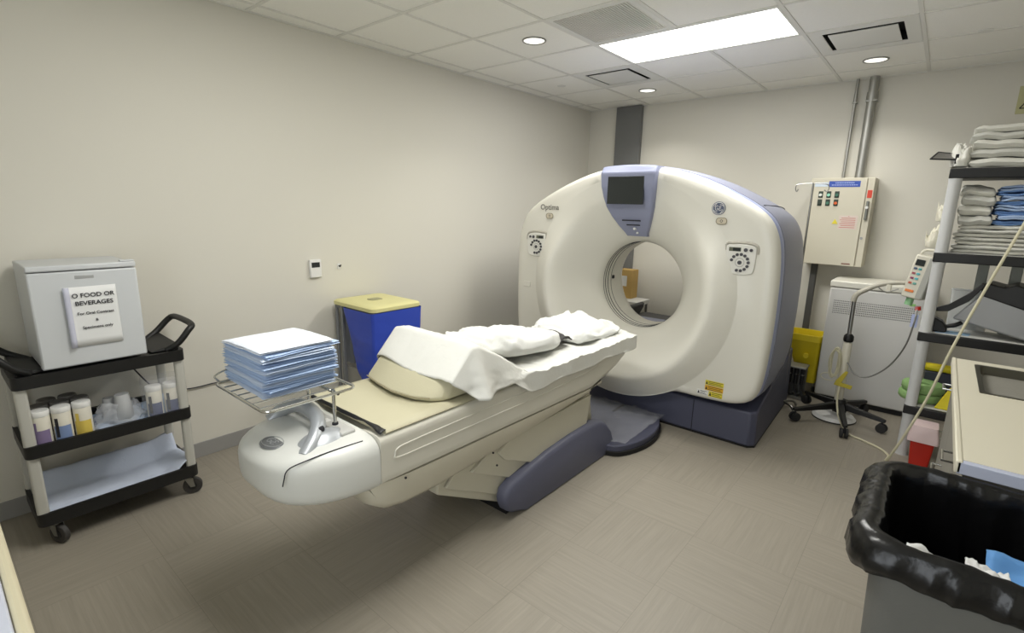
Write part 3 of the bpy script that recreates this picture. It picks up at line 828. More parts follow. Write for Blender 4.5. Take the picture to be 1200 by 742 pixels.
# ---------------------------------------------------------------- utility cart
CX0, CX1, CY0, CY1 = .075, .465, -5.385, -4.705
C_ = thing('utility_cart', 'black and silver three-shelf utility cart on casters by the left wall', 'cart', (.27, -5.045, 0))
def tray(z0, z1, deck, name):
    m = MB()
    o = rrect(CX0, CX1, CY0, CY1, .035); i = rrect(CX0+.018, CX1-.018, CY0+.018, CY1-.018, .025)
    m.rings([[(x,y,z0) for x,y in i], [(x,y,z0) for x,y in o], [(x,y,z1) for x,y in o], [(x,y,z1) for x,y in i], [(x,y,deck) for x,y in i], [(x,y,deck) for x,y in rrect(CX0+.03, CX1-.03, CY0+.03, CY1-.03, .02)]])
    return obj(name, m, black_pl, C_, smooth=30)
S1 = tray(.795, .853, .842, 'top_shelf'); tray(.462, .522, .485, 'middle_shelf'); tray(.115, .178, .135, 'bottom_shelf')
for (x, y) in ((CX1-.028, CY0+.026), (CX1-.028, CY1-.030), (CX0+.03, CY0+.026), (CX0+.03, CY1-.030)):
    for z0, z1 in ((.178,.462),(.522,.795)):
        m = MB(); m.prism([(x+u, y+v) for u, v in rrect(-.014,.014,-.023,.023,.012)], 'z', z0-.03, z1+.01)
        obj('upright', m, mat('upright_beige', rgb(184,183,175), .4), C_)
# end handles
for s, yc in ((1, CY1), (-1, CY0)):
    p = [(CX0+.06,yc-s*.10,.855),(CX0+.035,yc-s*.03,.895),(CX0+.03,yc+s*.035,.955),(CX0+.06,yc+s*.06,.975),(.27,yc+s*.065,.978),(CX1-.05,yc+s*.06,.972),(CX1-.015,yc+s*.03,.95),(CX1-.02,yc-s*.02,.89),(CX1-.045,yc-s*.07,.855)]
    obj('handle', MB().tube(p, .0165, 12), black_pl, C_)
    m = MB(); m.rings([[(CX0+.05,yc-s*.14,.853),(CX1-.05,yc-s*.14,.853),(CX1-.05,yc-s*.13,.857),(CX0+.05,yc-s*.13,.857)],[(CX0+.04,yc-s*.02,.853),(CX1-.03,yc-s*.02,.853),(CX1-.04,yc-s*.02,.885),(CX0+.05,yc-s*.02,.89)]])
    obj('handle_wing', m, black_pl, C_, bevel=.004)
# casters
cw = mat('caster_rubber', rgb(58,56,54), .6)
for (x, y, a) in ((CX1-.045, CY0+.06, .5), (CX1-.045, CY1-.05, 1.2), (CX0+.05, CY0+.06, .1), (CX0+.05, CY1-.05, .9)):
    dx, dy = math.cos(a), math.sin(a)
    k = obj('caster', MB().cyl((x,y,.092),(x,y,.116), .02), steel, C_)
    ox, oy = x+dx*.02, y+dy*.02
    obj('wheel', MB().cyl((ox-dy*.013,oy+dx*.013,.048),(ox+dy*.013,oy-dx*.013,.048), .048, n=28), cw, k, bevel=.004)
    obj('wheel_hub', MB().cyl((ox-dy*.016,oy+dx*.016,.048),(ox+dy*.016,oy-dx*.016,.048), .022, n=20), mat('hub_dark', rgb(28,28,28), .5), k)
    m = MB()
    for q in (-1, 1):
        m.rings([[(x-dx*.015+q*-dy*.017, y-dy*.015+q*dx*.017, .10), (x+dx*.025+q*-dy*.017, y+dy*.025+q*dx*.017, .10), (ox+dx*.012+q*-dy*.018, oy+dy*.012+q*dx*.018, .045), (ox-dx*.010+q*-dy*.018, oy-dy*.010+q*dx*.018, .045)],
                 [(x-dx*.015+q*-dy*.020, y-dy*.015+q*dx*.020, .10), (x+dx*.025+q*-dy*.020, y+dy*.025+q*dx*.020, .10), (ox+dx*.012+q*-dy*.021, oy+dy*.012+q*dx*.021, .045), (ox-dx*.010+q*-dy*.021, oy-dy*.010+q*dx*.021, .045)]])
    obj('fork', m, steel, k)
# ---------------------------------------------------------------- mini fridge
fr_m = mat('fridge_white', rgb(200,203,205), .4); fx = .452
FR = thing('mini_fridge', 'small white fridge with a taped paper notice on top of the cart', 'refrigerator', (.25, -5.07, .854))
y0, y1, z0, z1 = -5.272, -4.868, .862, 1.338
obj('body', MB().box(.045, .395, y0+.004, y1-.004, z0, z1-.004), fr_m, FR, bevel=.006)
D_ = obj('door', MB().box(.402, fx, y0, y1, z0, z1-.03), fr_m, FR, bevel=.008)
obj('door_gasket', MB().box(.394, .403, y0+.008, y1-.008, z0+.006, z1-.035), mat('gasket', rgb(120,122,124), .7), FR)
obj('top_cap', MB().box(.396, fx+.002, y0, y1, z1-.026, z1), fr_m, FR, bevel=.006)
obj('hinge_cover', MB().box(.41, .445, y1-.06, y1-.002, z1, z1+.008), fr_m, FR, bevel=.003)
obj('maker_plate', MB().box(fx, fx+.002, -5.108, -5.038, 1.272, 1.287), mat('plate_silver', rgb(180,182,184), .35, .6), D_, bevel=.001)
for y in (y0+.03, y1-.03):
    for x in (.08, .38): obj('foot', MB().cyl((x,y,.8535),(x,y,z0), .014, n=12), ink, FR)
PN = thing('paper_notice', 'white printed food and beverages notice on the fridge door', 'notice', (fx+.003, -5.07, .95))
pw = mat('paper_white', rgb(226,227,226), .75)
m = MB()
def paper(u, v):
    y = -5.158+.196*u; z = .951+.284*v
    b = .004+.006*math.sin(u*PI)*v*.4+.010*max(0,(.12-u)/.12)
    return (fx+.0015+b, y, z)
m.grid(paper, 24, 8); obj('sheet', m, pw, PN, solid=.0006)
def curlp(u, v):
    a = u*PI*1.25; r = .011
    return (fx+.012+r*math.sin(a)*.9, -5.158-r*.2+r*(1-math.cos(a)), .951+.284*v)
obj('curled_edge', MB().grid(curlp, 12, 8), mat('paper_lilac', rgb(196,198,214), .7), PN, solid=.0006)
tx = fx+.0112
for s, z, sz, yc in (('O FOOD OR', 1.193, .028, -5.052), ('BEVERAGES', 1.156, .028, -5.052), ('For Oral Contrast', 1.108, .0185, -5.052), ('&', 1.073, .018, -5.052), ('Specimens only', 1.040, .0185, -5.052)):
    text('lettering', s, sz, (tx-.0006, yc, z), SIDE, ink, PN, extrude=.0004)

# ---------------------------------------------------------------- canisters
can_w = mat('canister_white', rgb(224,220,206), .45); can_y = mat('canister_label_yellow', rgb(214,190,90), .5); can_b = mat('canister_label_blue', rgb(120,140,180), .5); can_v = mat('canister_label_violet', rgb(130,115,150), .5); can_g = mat('canister_label_navy', rgb(60,70,110), .5)
def canister(x, y, z, lab, art, grp, dark_lid=False, h=.185, r=.036):
    t = thing('wipes_canister', lab, 'canister', (x, y, z), grp)
    obj('tub', MB().lathe([(r*.94,0),(r,.004),(r,h-.03),(r*.96,h-.024)], (x,y,z), 28), can_w, t)
    obj('lid', MB().lathe([(r*1.0,h-.026),(r*1.04,h-.022),(r*1.04,h-.006),(r*.97,h),(.0,h+.001)], (x,y,z), 28), mat('lid_grey', rgb(120,118,116), .5) if dark_lid else label_white, t)
    m = MB(); n = 12
    a0 = -1.15
    rows = [[(x+(r+.0008)*math.cos(a0+k*1.9/n), y+(r+.0008)*math.sin(a0+k*1.9/n), z+zz_) for k in range(n+1)] for zz_ in (.025, .095)]
    m.rings(rows, closed=False); L = obj('label', m, art, t)
    m = MB(); rows = [[(x+(r+.0013)*math.cos(a0+.2+k*.4/4), y+(r+.0013)*math.sin(a0+.2+k*.4/4), z+zz_) for k in range(5)] for zz_ in (.04, .135)]
    m.rings(rows, closed=False); obj('label_mark', m, ink if art is can_g or art is can_b else art, L)
g1 = 'white canisters at the left end of the middle cart shelf'
zs = .486
canister(.405, -5.308, zs, 'front white canister with violet label, leftmost on the middle cart shelf', can_v, g1)
canister(.405, -5.232, zs, 'front white canister with blue label, between violet and yellow labelled ones', can_b, g1)
canister(.400, -5.155, zs, 'front white canister with yellow label on the middle cart shelf', can_y, g1)
bl_ = ['second row canister with grey lid behind the violet label','second row canister with grey lid behind the blue label','second row canister with grey lid behind the yellow label','third row grey lidded canister, left one','third row grey lidded canister, right one']
for k, (x, y) in enumerate(((.325,-5.30),(.325,-5.222),(.322,-5.147),(.245,-5.26),(.245,-5.18))): canister(x, y, zs, bl_[k], can_v, g1, True)
g2 = 'white canisters at the right end of the middle cart shelf'
canister(.395, -4.855, zs, 'left canister of the pair at the right end of the cart shelf', can_g, g2)
canister(.400, -4.775, zs, 'right canister of the pair, next to the cart upright', can_g, g2)
# clear bag around the pair
m = MB()
o = rrect(.345,.445,-4.905,-4.735,.03)
m.rings([[(x+.004*fbm(x*30,y*30,z*20), y+.004*fbm(y*30,x*30,z*20+5), z) for x, y in o] for z in (zs+.002,.55,.60,.66,.69,.715)], cap1=False)
single('plastic_bag', m, clear, 'clear open plastic bag around the two right canisters', 'bag', 'clear plastic bags on the cart', smooth=70)
# crumpled clear bag and cups
cup_m = mat('cup_clear', rgb(232,234,236), .2, alpha=.45)
for k, (x, y, s, l) in enumerate(((.36,-4.985,1.0,'stack of clear plastic cups standing mid-shelf on the cart'),(.30,-5.03,.8,'smaller clear plastic cups behind the taller cup stack'))):
    t = thing('plastic_cups', l, 'cups', (x, y, zs), 'clear plastic cups on the cart')
    for j in range(3):
        obj('cup', MB().lathe([(.046*s,.0+.02*j),(.030*s,.12*s+.02*j),(.0,.12*s+.02*j)], (x,y,zs+.004), 24, cap=False), cup_m, t, solid=.0012)
def bagf(u, v):
    a = 2*PI*u; r = .085+.02*fbm(math.cos(a)*2, math.sin(a)*2, v*3)
    return (.34+r*.75*math.cos(a)*(1-v*.35), -5.0+r*1.5*math.sin(a)*(1-v*.45), zs+.004+.12*v+.02*fbm(a, v*4, 3)*v)
single('plastic_bag', MB().grid(bagf, 60, 20), mat('bag_film', rgb(232,235,240), .12, alpha=.3), 'crumpled clear plastic bag around the cups on the middle cart shelf', 'bag', 'clear plastic bags on the cart', smooth=80)
# blue pads on shelves
def pad_mid(u, v): 
    return (.12+.31*u, -5.10+.36*v, zs+.006+.006*fbm(u*5,v*5,2)+.03*(v**6))
single('underpad', MB().grid(pad_mid, 24, 24), pm_b, 'pale blue underpad spread on the middle cart shelf under the cups', 'underpad', 'underpads lining the cart shelves', solid=.006, smooth=70)
def pad_low(u, v):
    y = -5.345+.62*v
    lift = .085*sstep(.78,1,v)*(.35+.65*u) + .10*sstep(.25,0,u)
    return (.10+.345*u, y, .143+lift+.006*fbm(u*4,v*6,7)+.004*math.exp(-((v-.55)/.012)**2))
single('underpad', MB().grid(pad_low, 30, 50), mat('underpad_blue_low', rgb(205,214,232), .8, bump=.3, bump_scale=40), 'large pale blue underpad lining the bottom cart shelf, right end curling up', 'underpad', 'underpads lining the cart shelves', solid=.006, smooth=70)
# power cord
obj('power_cord', MB().tube([(.10,-4.93,.80),(.03,-4.86,.70),(.014,-4.74,.52),(.012,-4.571,.478),(.012,-4.42,.478),(.012,-4.30,.462),(.012,-4.15,.40),(.014,-4.03,.37)], .004, 8), ink, FR)
t = thing('wall_outlet', 'white wall outlet with the black plug, behind the scanner table end', 'outlet', (0, -4.0, .32))
obj('plate', MB().box(0, .006, -4.035, -3.965, .32, .435), label_white, t, bevel=.002)
obj('plug', MB().box(.006, .035, -4.03, -3.995, .35, .385), ink, t, bevel=.004)

# ---------------------------------------------------------------- soiled-linen hamper
hx0, hx1, hy0, hy1 = .065, .575, -3.59, -3.165
HM = thing('linen_hamper', 'metal framed hamper with yellow lid and blue bag against left wall', 'hamper', (.32, -3.375, 0))
lidm = mat('lid_pale_yellow', rgb(212,207,150), .5)
m = MB(); o = lambda e: rrect(hx0-e, hx1+e, hy0-e, hy1+e, .04)
m.rings([[(x,y,.898) for x,y in o(-.006)], [(x,y,.900) for x,y in o(.004)], [(x,y,.925) for x,y in o(.004)], [(x,y,.934) for x,y in o(-.008)], [(x,y,.938) for x,y in o(-.06)]])
L_ = obj('lid', m, lidm, HM, smooth=50)
obj('lid_grip', MB().prism(rrect(.26,.34,-3.43,-3.33,.02), 'z', .936, .942), mat('lid_mark', rgb(150,148,110), .5), L_, bevel=.002)
fm = mat('hamper_frame_grey', rgb(128,130,132), .45, .3)
for x in (hx0+.02, hx1-.02):
    for y in (hy0+.02, hy1-.02): obj('frame_post', MB().cyl((x,y,.05),(x,y,.90), .0125, n=14), fm, HM)
obj('frame_post', MB().box(.150,.178,hy0+.006,hy0+.03,.06,.90), fm, HM, bevel=.003)
m = MB()
for z in (.885,.10):
    m.tube([(hx0+.02,hy0+.02,z),(hx1-.02,hy0+.02,z),(hx1-.02,hy1-.02,z),(hx0+.02,hy1-.02,z),(hx0+.02,hy0+.02,z)], .011, 10, smooth=False)
obj('frame_rail', m, fm, HM)
obj('base_shelf', MB().box(hx0+.03,hx1-.03,hy0+.03,hy1-.03,.09,.11), fm, HM, bevel=.003)
obj('side_panel', MB().box(hx0+.034,hx1-.03,hy0+.045,hy0+.055,.11,.42), mat('hamper_panel', rgb(165,163,155), .5), HM)
for x in (hx0+.03, hx1-.03):
    for y in (hy0+.03, hy1-.03): obj('caster', MB().cyl((x-.012,y,.026),(x+.012,y,.026), .026, n=20), cw, HM)
def bag(x0, x1, y0, y1, zt, zb, name, m_, seed, shrink):
    mb = MB(); rgs = []
    for i in range(29):
        v = i/28; z = zt+(zb-zt)*v
        k0 = x0+shrink*v**1.1; k1 = x1
        r = rrect(k0, k1, y0, y1-.05*v, .022, 8)
        cx, cy = (k0+k1)/2, (y0+y1)/2
        q = []
        for (x, y) in r:
            a = math.atan2(y-cy, x-cx)
            w = 1+(.022*math.sin(a*17+seed+v*5)*(.25+v)+.07*fbm(math.cos(a)*3+seed, math.sin(a)*3, v*3)*v+.012*math.sin(a*5+v*14))
            q.append((min(cx+(x-cx)*w, x1+.012), cy+(y-cy)*w, z))
        rgs.append(q)
    mb.rings(rgs, cap0=False)
    return obj(name, mb, m_, HM, smooth=80)
bag(.225, hx1+.014, hy0-.016, hy1+.006, .897, .36, 'blue_bag', mat('bag_blue', rgb(50,74,178), .4, bump=.3, bump_scale=14), 1.0, .19)
bag(hx0+.05, .22, hy0+.05, hy1-.03, .885, .45, 'grey_bag', mat('bag_grey', rgb(120,124,130), .3, bump=.2, bump_scale=20), 4.0, .0)
# ---------------------------------------------------------------- electric cabinet
cab = mat('cabinet_beige', rgb(205,200,182), .45)
EC = thing('electric_cabinet', 'beige wall-mounted electric cabinet with coloured push buttons and blue strip', 'electric cabinet', (2.72, 0, 1.18))
obj('box', MB().box(2.515, 2.985, -.235, 0, 1.18, 1.94), cab, EC, bevel=.004)
DR = obj('door', MB().box(2.515, 2.932, -.255, -.237, 1.182, 1.938), cab, EC, bevel=.004)
obj('latch_rail', MB().box(2.938, 2.985, -.250, -.236, 1.182, 1.938), cab, EC, bevel=.003)
H_ = obj('latch_handle', MB().box(2.948, 2.968, -.275, -.25, 1.585, 1.745), mat('latch_grey', rgb(120,122,116), .4, .4), EC, bevel=.005)
obj('latch_knob', MB().cyl((2.958,-.285,1.69),(2.958,-.27,1.69), .012), label_white, H_)
obj('latch_label', MB().box(2.944, 2.978, -.2525, -.249, 1.77, 1.835), mat('label_red', rgb(205,70,50), .5), EC, smooth=0)
obj('lock', MB().cyl((2.952,-.256,1.43),(2.952,-.248,1.43), .011), steel, EC)
bs = obj('blue_strip', MB().box(2.652, 2.885, -.2565, -.254, 1.862, 1.912), mat('label_blue', rgb(52,82,170), .5), DR, smooth=0)
m = MB()
for z, a, b in ((1.897, 2.70, 2.84), (1.879, 2.675, 2.87)):
    x = a
    while x < b: 
        w = random.choice((.006,.009,.012)); m.box(x, min(b,x+w), -.2572, -.2565, z-.004, z+.004); x += w+.004
obj('strip_lettering', m, mat('lettering_pale', rgb(170,185,225), .5), bs, smooth=0)
obj('white_strip', MB().box(2.545, 2.648, -.2565, -.254, 1.866, 1.902), mat('strip_bluewhite', rgb(205,218,232), .4), DR, smooth=0)
cols = [('green_white', (225,228,220)), ('green_cyan', (150,215,190)), ('green', (60,110,90)), ('dark', (50,60,52)), ('green2', (70,120,100)), ('orange', (215,100,50))]
k = 0
for z in (1.80, 1.73):
    for x in (2.60, 2.662, 2.724):
        b = obj('push_button', MB().box(x-.017, x+.017, -.262, -.254, z-.030, z+.026), mat('button_body', rgb(48,62,52), .5), DR, bevel=.003)
        obj('button_lamp', MB().cyl((x,-.272,z-.006),(x,-.262,z-.006), .0125, n=18), mat('lamp_'+cols[k][0], rgb(*cols[k][1]), .35), b); k += 1
sk = obj('warning_sticker', MB().box(2.765, 2.905, -.2565, -.254, 1.50, 1.62), mat('sticker_pale', rgb(214,200,190), .6), DR, smooth=0)
m = MB()
for j in range(6): m.box(2.775+.01*(j % 2), 2.89, -.2572, -.2565, 1.515+.016*j, 1.519+.016*j)
m.box(2.835, 2.84, -.2572, -.2565, 1.61, 1.616)
obj('sticker_print', m, mat('print_red', rgb(190,80,70), .5), sk, smooth=0)
obj('warning_triangle', MB().prism([(2.715,1.545),(2.762,1.545),(2.7385,1.588)], 'y', -.257, -.254), yl, DR, smooth=0)
obj('maker_label', MB().box(2.835, 2.90, -.2563, -.254, 1.196, 1.206), mat('label_dark_red', rgb(110,60,50), .5), DR, smooth=0)
# dark strut / duct below
single('cable_duct', MB().box(2.585, 2.635, -.14, -.08, .0, 1.178), mat('duct_dark', rgb(80,80,78), .55), 'dark grey vertical cable duct below the electric cabinet', 'duct', bevel=.006)
# thin iv pole with hooks
t = thing('iv_pole', 'thin steel pole with small hooks at its top, behind the scanner', 'IV pole', (2.655, -.95, 0))
obj('pole', MB().cyl((2.655,-.95,.05),(2.655,-.95,1.865), .0075), steel, t)
obj('hook_arm', MB().tube([(2.555,-.95,1.82),(2.545,-.95,1.80),(2.535,-.95,1.825),(2.55,-.95,1.855),(2.655,-.95,1.862),(2.745,-.95,1.855),(2.765,-.95,1.83),(2.755,-.95,1.80),(2.735,-.95,1.812)], .004, 8), steel, t)
m = MB()
for k in range(4):
    a = k*PI/2+.9; m.tube([(2.655,-.95,.055),(2.655+.10*math.cos(a),-.95+.10*math.sin(a),.05),(2.655+.14*math.cos(a),-.95+.14*math.sin(a),.012)], .010, 8)
obj('base', m, steel, t)

# ---------------------------------------------------------------- white equipment cabinet
pdu = mat('pdu_white', rgb(213,212,208), .4)
P0 = thing('power_cabinet', 'white floor-standing power cabinet with perforated vent holes near its top', 'cabinet', (3.13, -.28, 0))
px0, px1, py0, py1 = 2.815, 3.47, -.50, -.06
obj('body', MB().box(px0, px1, py0, py1, .045, 1.015), pdu, P0, bevel=.012)
obj('top_cover', MB().box(px0-.004, px1+.004, py0-.004, py1, 1.018, 1.075), mat('pdu_top', rgb(222,220,208), .4), P0, bevel=.01)
obj('base_recess', MB().box(px0+.02, px1-.02, py0+.02, py1, 0, .045), dark, P0, smooth=0)
m = MB()
for i in range(44):
    for j in range(7):
        x = px0+.045+i*.0130; z = .80+j*.0175
        m.rings([[(x+.0042*math.cos(a), py0-.0008, z+.0042*math.sin(a)) for a in (0,1.05,2.09,3.14,4.19,5.24)], [(x+.0042*math.cos(a), py0+.002, z+.0042*math.sin(a)) for a in (0,1.05,2.09,3.14,4.19,5.24)]])
obj('vent_holes', m, dark, P0, smooth=0)['kind'] = 'stuff'
obj('status_sticker', MB().box(3.37,3.41,py0-.0012,py0,.925,.945), mat('sticker_green', rgb(150,205,120), .5), P0, smooth=0)

# yellow tub behind it
t = thing('yellow_tub', 'yellow plastic mop tub half hidden behind the white power cabinet', 'tub', (2.68, -.28, 0))
yy = mat('tub_yellow', rgb(228,206,38), .45)
m = MB()
def rr(x0,x1,y0_,y1_,z): return [(x,y,z) for x,y in rrect(x0,x1,y0_,y1_,.03)]
m.rings([rr(2.66,2.79,-.40,-.16,.10), rr(2.52,2.80,-.44,-.15,.49), rr(2.515,2.805,-.445,-.145,.495), rr(2.515,2.805,-.445,-.145,.55), rr(2.53,2.79,-.43,-.16,.55), rr(2.66,2.78,-.39,-.17,.13)])
obj('tub_body', m, yy, t, smooth=40)
obj('tub_boss', MB().cyl((2.70,-.455,.36),(2.70,-.42,.36), .022), yy, t)
for x in (2.69, 2.77):
    obj('caster', MB().cyl((x,-.35,.03),(x+.02,-.35,.03), .03, n=18), rubber, t); obj('stem', MB().cyl((x+.01,-.35,.03),(x+.01,-.35,.12), .008), steel, t)
# junction block with cables
t = thing('connector_block', 'silver connector block with black cables on the floor by the scanner', 'connector block', (2.62, -.60, 0))
obj('tray', MB().box(2.50,2.76,-.66,-.50,.0,.03), steel, t, bevel=.003)
obj('bracket', MB().box(2.50,2.74,-.52,-.50,.03,.29), steel, t, bevel=.003)
obj('top_plate', MB().box(2.49,2.75,-.66,-.50,.285,.30), alu, t, bevel=.003)
for k in range(5):
    x = 2.52+k*.05
    obj('connector', MB().cyl((x,-.60,.13),(x,-.60,.285), .018, n=14), mat('connector_black', rgb(32,32,34), .4), t)
    obj('cable', MB().tube([(x,-.60,.135),(x+.01,-.64,.09),(x+.03,-.66,.04),(x+.06,-.60,.04)], .011, 8), rubber, t)
    obj('cable_ring', MB().torus((x,-.60,.22), .019, .003, 'z', 20, 6), chrome, t)

# ---------------------------------------------------------------- contrast injector on five star base
hx, hy = 3.062, -.93
IJ = thing('contrast_injector', 'contrast injector with keypad head on curved arm and five wheeled black legs', 'injector', (hx, hy, 0))
ijw = mat('injector_cream', rgb(212,208,192), .4)
obj('hub', MB().lathe([(.0,.075),(.05,.075),(.055,.10),(.05,.15),(.034,.18),(.0,.18)], (hx,hy,0), 24), black_pl, IJ)
for x, y in ((2.80,-1.19),(3.149,-1.291),(3.354,-.985),(3.20,-.60),(2.79,-.69)):
    d = Vector((x-hx, y-hy, 0)); u = d.normalized(); s = Vector((-u.y, u.x, 0))
    m = MB(); rg = []
    for t_, w, z0_, z1_ in ((.04,.026,.10,.155),(.5*d.length,.022,.095,.135),(d.length,.018,.085,.112),(d.length+.02,.014,.088,.106)):
        c = Vector((hx,hy,0))+u*t_
        rg.append([tuple(c+s*w+Vector((0,0,z0_))), tuple(c+s*w*.8+Vector((0,0,z1_))), tuple(c-s*w*.8+Vector((0,0,z1_))), tuple(c-s*w+Vector((0,0,z0_)))])
    m.rings(rg); L = obj('leg', m, black_pl, IJ, bevel=.004)
    q = MB(); 
    for e in (-1, 1): q.cyl((x+s.x*.008*e, y+s.y*.008*e, .036), (x+s.x*.026*e, y+s.y*.026*e, .036), .036, n=20)
    obj('wheel', q, rubber, L, bevel=.004); obj('wheel_stem', MB().cyl((x,y,.036),(x,y,.09), .008, n=10), ink, L)
obj('lower_column', MB().lathe([(.030,.17),(.030,.64),(.024,.65)], (hx-.015,hy,0), 24), ijw, IJ)
obj('upper_pole', MB().cyl((hx-.015,hy,.64),(hx-.02,hy,.985), .0145), steel, IJ)
obj('height_knob', MB().lathe([(.0,.655),(.032,.655),(.036,.67),(.034,.70),(.022,.715),(.0,.715)], (hx-.015,hy,0), 10), black_pl, IJ)
arm = [(hx-.025,hy,.975),(hx-.01,hy,1.03),(hx+.045,hy,1.075),(hx+.12,hy,1.12),(hx+.21,hy,1.145),(hx+.30,hy,1.152),(hx+.335,hy,1.152)]
A_ = obj('support_arm', MB().tube(arm, .021, 14, taper=.62), mat('injector_arm', rgb(178,174,160), .4), IJ)
obj('arm_clamp', MB().box(hx+.165,hx+.195,hy-.02,hy+.02,1.065,1.13), ijw, A_, bevel=.005)
obj('arm_hook', MB().tube([(hx+.12,hy-.02,1.10),(hx+.17,hy-.025,1.075),(hx+.24,hy-.02,1.105)], .004, 8), steel, A_)
# head: tilted box
tf = Matrix.Translation((3.405, hy-.01, 1.21)) @ Euler((0,.16,0)).to_matrix().to_4x4() @ Euler((0,0,-.25)).to_matrix().to_4x4()
HD = obj('injector_head', MB().box(-.05,.075,-.055,.10,-.16,.15, tf=tf), ijw, IJ, bevel=.010)
obj('head_side', MB().box(.03,.078,-.056,.098,-.155,.145, tf=tf), mat('injector_side', rgb(168,168,160), .45), HD, bevel=.008)
obj('display', MB().box(-.035,.018,-.0585,-.054,.075,.118, tf=tf), screen_m, HD, smooth=0)
kc = [(70,90,120),(90,170,170),(170,90,100),(90,180,190),(150,80,110),(90,180,190),(190,100,80),(110,170,160)]
for k in range(8):
    i, j = k % 2, k//2
    obj('key', MB().box(-.034+i*.028,-.014+i*.028,-.060,-.055,.045-j*.035,.060-j*.035, tf=tf), mat('key_%d' % k, rgb(*kc[k]), .5), HD, bevel=.002)
obj('start_key', MB().box(-.036,.016,-.060,-.055,-.118,-.10, tf=tf), mat('key_orange', rgb(225,130,70), .5), HD, bevel=.002)
obj('head_handle', MB().tube([tuple(tf @ Vector(p)) for p in ((-.04,0,.15),(-.02,0,.185),(.06,0,.19),(.075,0,.15))], .009, 10), ijw, HD)
obj('syringe_collar', MB().cyl(tuple(tf @ Vector((.0,-.0,-.16))), tuple(tf @ Vector((0,0,-.215))), .024), mat('collar_green', rgb(150,200,150), .4), HD)
t = thing('syringe', 'clear syringe with red tip hanging below the injector head', 'syringe', (3.43, -.94, .93))
obj('barrel', MB().cyl((3.432,-.945,.93),(3.425,-.945,.995), .018), clear, t)
obj('plunger', MB().cyl((3.434,-.945,.965),(3.43,-.945,.992), .0178), mat('red_cap', rgb(205,50,35), .4), t)
obj('label', MB().box(3.405,3.445,-.968,-.964,.84,.935), mat('label_lilac', rgb(190,200,235), .6), t, smooth=0)
# coiled cable on column
cream = mat('cable_cream', rgb(205,200,172), .5)
m = MB()
pts = []
for k in range(46):
    a = k*.72; pts.append((hx-.075+.030*math.cos(a)+.01*math.sin(k), hy-.055+.012*math.sin(k*1.3), .48+.115*math.sin(a)+.012*math.sin(k*.4)))
m.tube(pts, .0045, 6); obj('cable_coil', m, cream, IJ)
m = MB(); pts = [(hx-.10+.055*math.cos(k*.6), hy-.06, .36+.03*math.sin(k*.6)) for k in range(22)]; m.tube(pts, .0035, 6); obj('cable_coil', m, cream, IJ)
obj('yellow_clip', MB().prism([(hx-.06,.30),(hx+.06,.285),(hx+.065,.315),(hx-.01,.325),(hx+.025,.42),(hx+.005,.425),(hx-.05,.335)], 'y', hy-.05, hy-.035), mat('clip_yellow', rgb(196,180,60), .5), IJ, bevel=.003)
single('steel_hose', MB().tube([(3.43,-.95,.99),(3.425,-1.0,.86),(3.40,-1.03,.70),(3.33,-1.04,.54),(3.22,-1.04,.43),(3.13,-1.02,.43),(3.07,-.985,.50)], .0055, 8), steel, 'thin steel hose looping from injector head down to its column', 'hose')
t = thing('floor_pedal', 'round white disc lying on the floor under the injector legs', 'disc', (3.03, -.86, 0))
obj('disc', MB().lathe([(.0,0),(.15,.0),(.155,.012),(.135,.034),(.0,.036)], (3.03,-.90,0), 40), label_white, t)
obj('rubber_edge', MB().torus((3.03,-.90,.006), .152, .006, 'z', 40, 8), rubber, t)
# long cream cable on the floor and up past the shelf
single('long_cable', MB().tube([(3.045,-1.0,.30),(3.05,-1.03,.18),(3.09,-1.10,.07),(3.17,-1.21,.012),(3.26,-1.26,.008),(3.37,-1.33,.007),(3.43,-1.42,.007),(3.425,-1.55,.02),(3.44,-1.62,.07),(3.50,-1.68,.28),(3.57,-1.70,.55),(3.63,-1.70,.86),(3.70,-1.68,1.15),(3.77,-1.66,1.42),(3.845,-1.62,1.70),(3.90,-1.50,1.90),(3.93,-1.36,1.962)], .0075, 8), cream, 'long cream cable crossing the floor and climbing past the linen shelves', 'cable')

# ---------------------------------------------------------------- shelving unit
sx0, sx1, sy0, sy1 = 3.462, 4.36, -1.34, -.99
SU = thing('shelving_unit', 'plastic shelving unit with black shelf edges and pale grey posts', 'shelf', (3.9, -1.13, 0))
sh_w = mat('post_grey', rgb(196,197,196), .45)
zt = [1.925, 1.405, .88, .365, .13]
for k, z in enumerate(zt[:4]):
    m = MB(); m.box(sx0, sx1, sy0, sy1, z-.06, z)
    S_ = obj('shelf', m, black_pl, SU, bevel=.006)
    obj('shelf_liner', MB().box(sx0+.025, sx1-.025, sy0+.025, sy1-.025, z, z+.003), mat('liner_white', rgb(205,205,200), .6), S_)
tops = [0]+sorted([z for z in zt[:4]])
for i in range(4):
    za = tops[i]; zb = tops[i+1]-.06
    for x, y in ((sx0+.035, sy0+.035), (sx1-.035, sy0+.035), (sx0+.035, sy1-.035), (sx1-.035, sy1-.035)):
        obj('post', MB().lathe([(.036,za),(.033,za+.02),(.033,zb-.02),(.036,zb)], (x,y,0), 20), sh_w, SU)
bp_ = mat('brace_grey', rgb(150,154,146), .5)
for x in (3.70, 3.86): obj('back_brace', MB().box(x, x+.055, sy1-.05, sy1-.02, .883, 1.344), bp_, SU, bevel=.004)
m = MB(); wz = .13
for k in range(22): m.cyl((sx0+.06+k*.036, sy0+.03, wz), (sx0+.06+k*.036, sy1-.03, wz), .0022, n=6)
for y in (sy0+.03, (sy0+sy1)/2, sy1-.03): m.cyl((sx0+.03,y,wz-.004),(sx1-.03,y,wz-.004), .004, n=8)
obj('wire_shelf', m, mat('wire_white', rgb(190,200,192), .4, .4), SU)

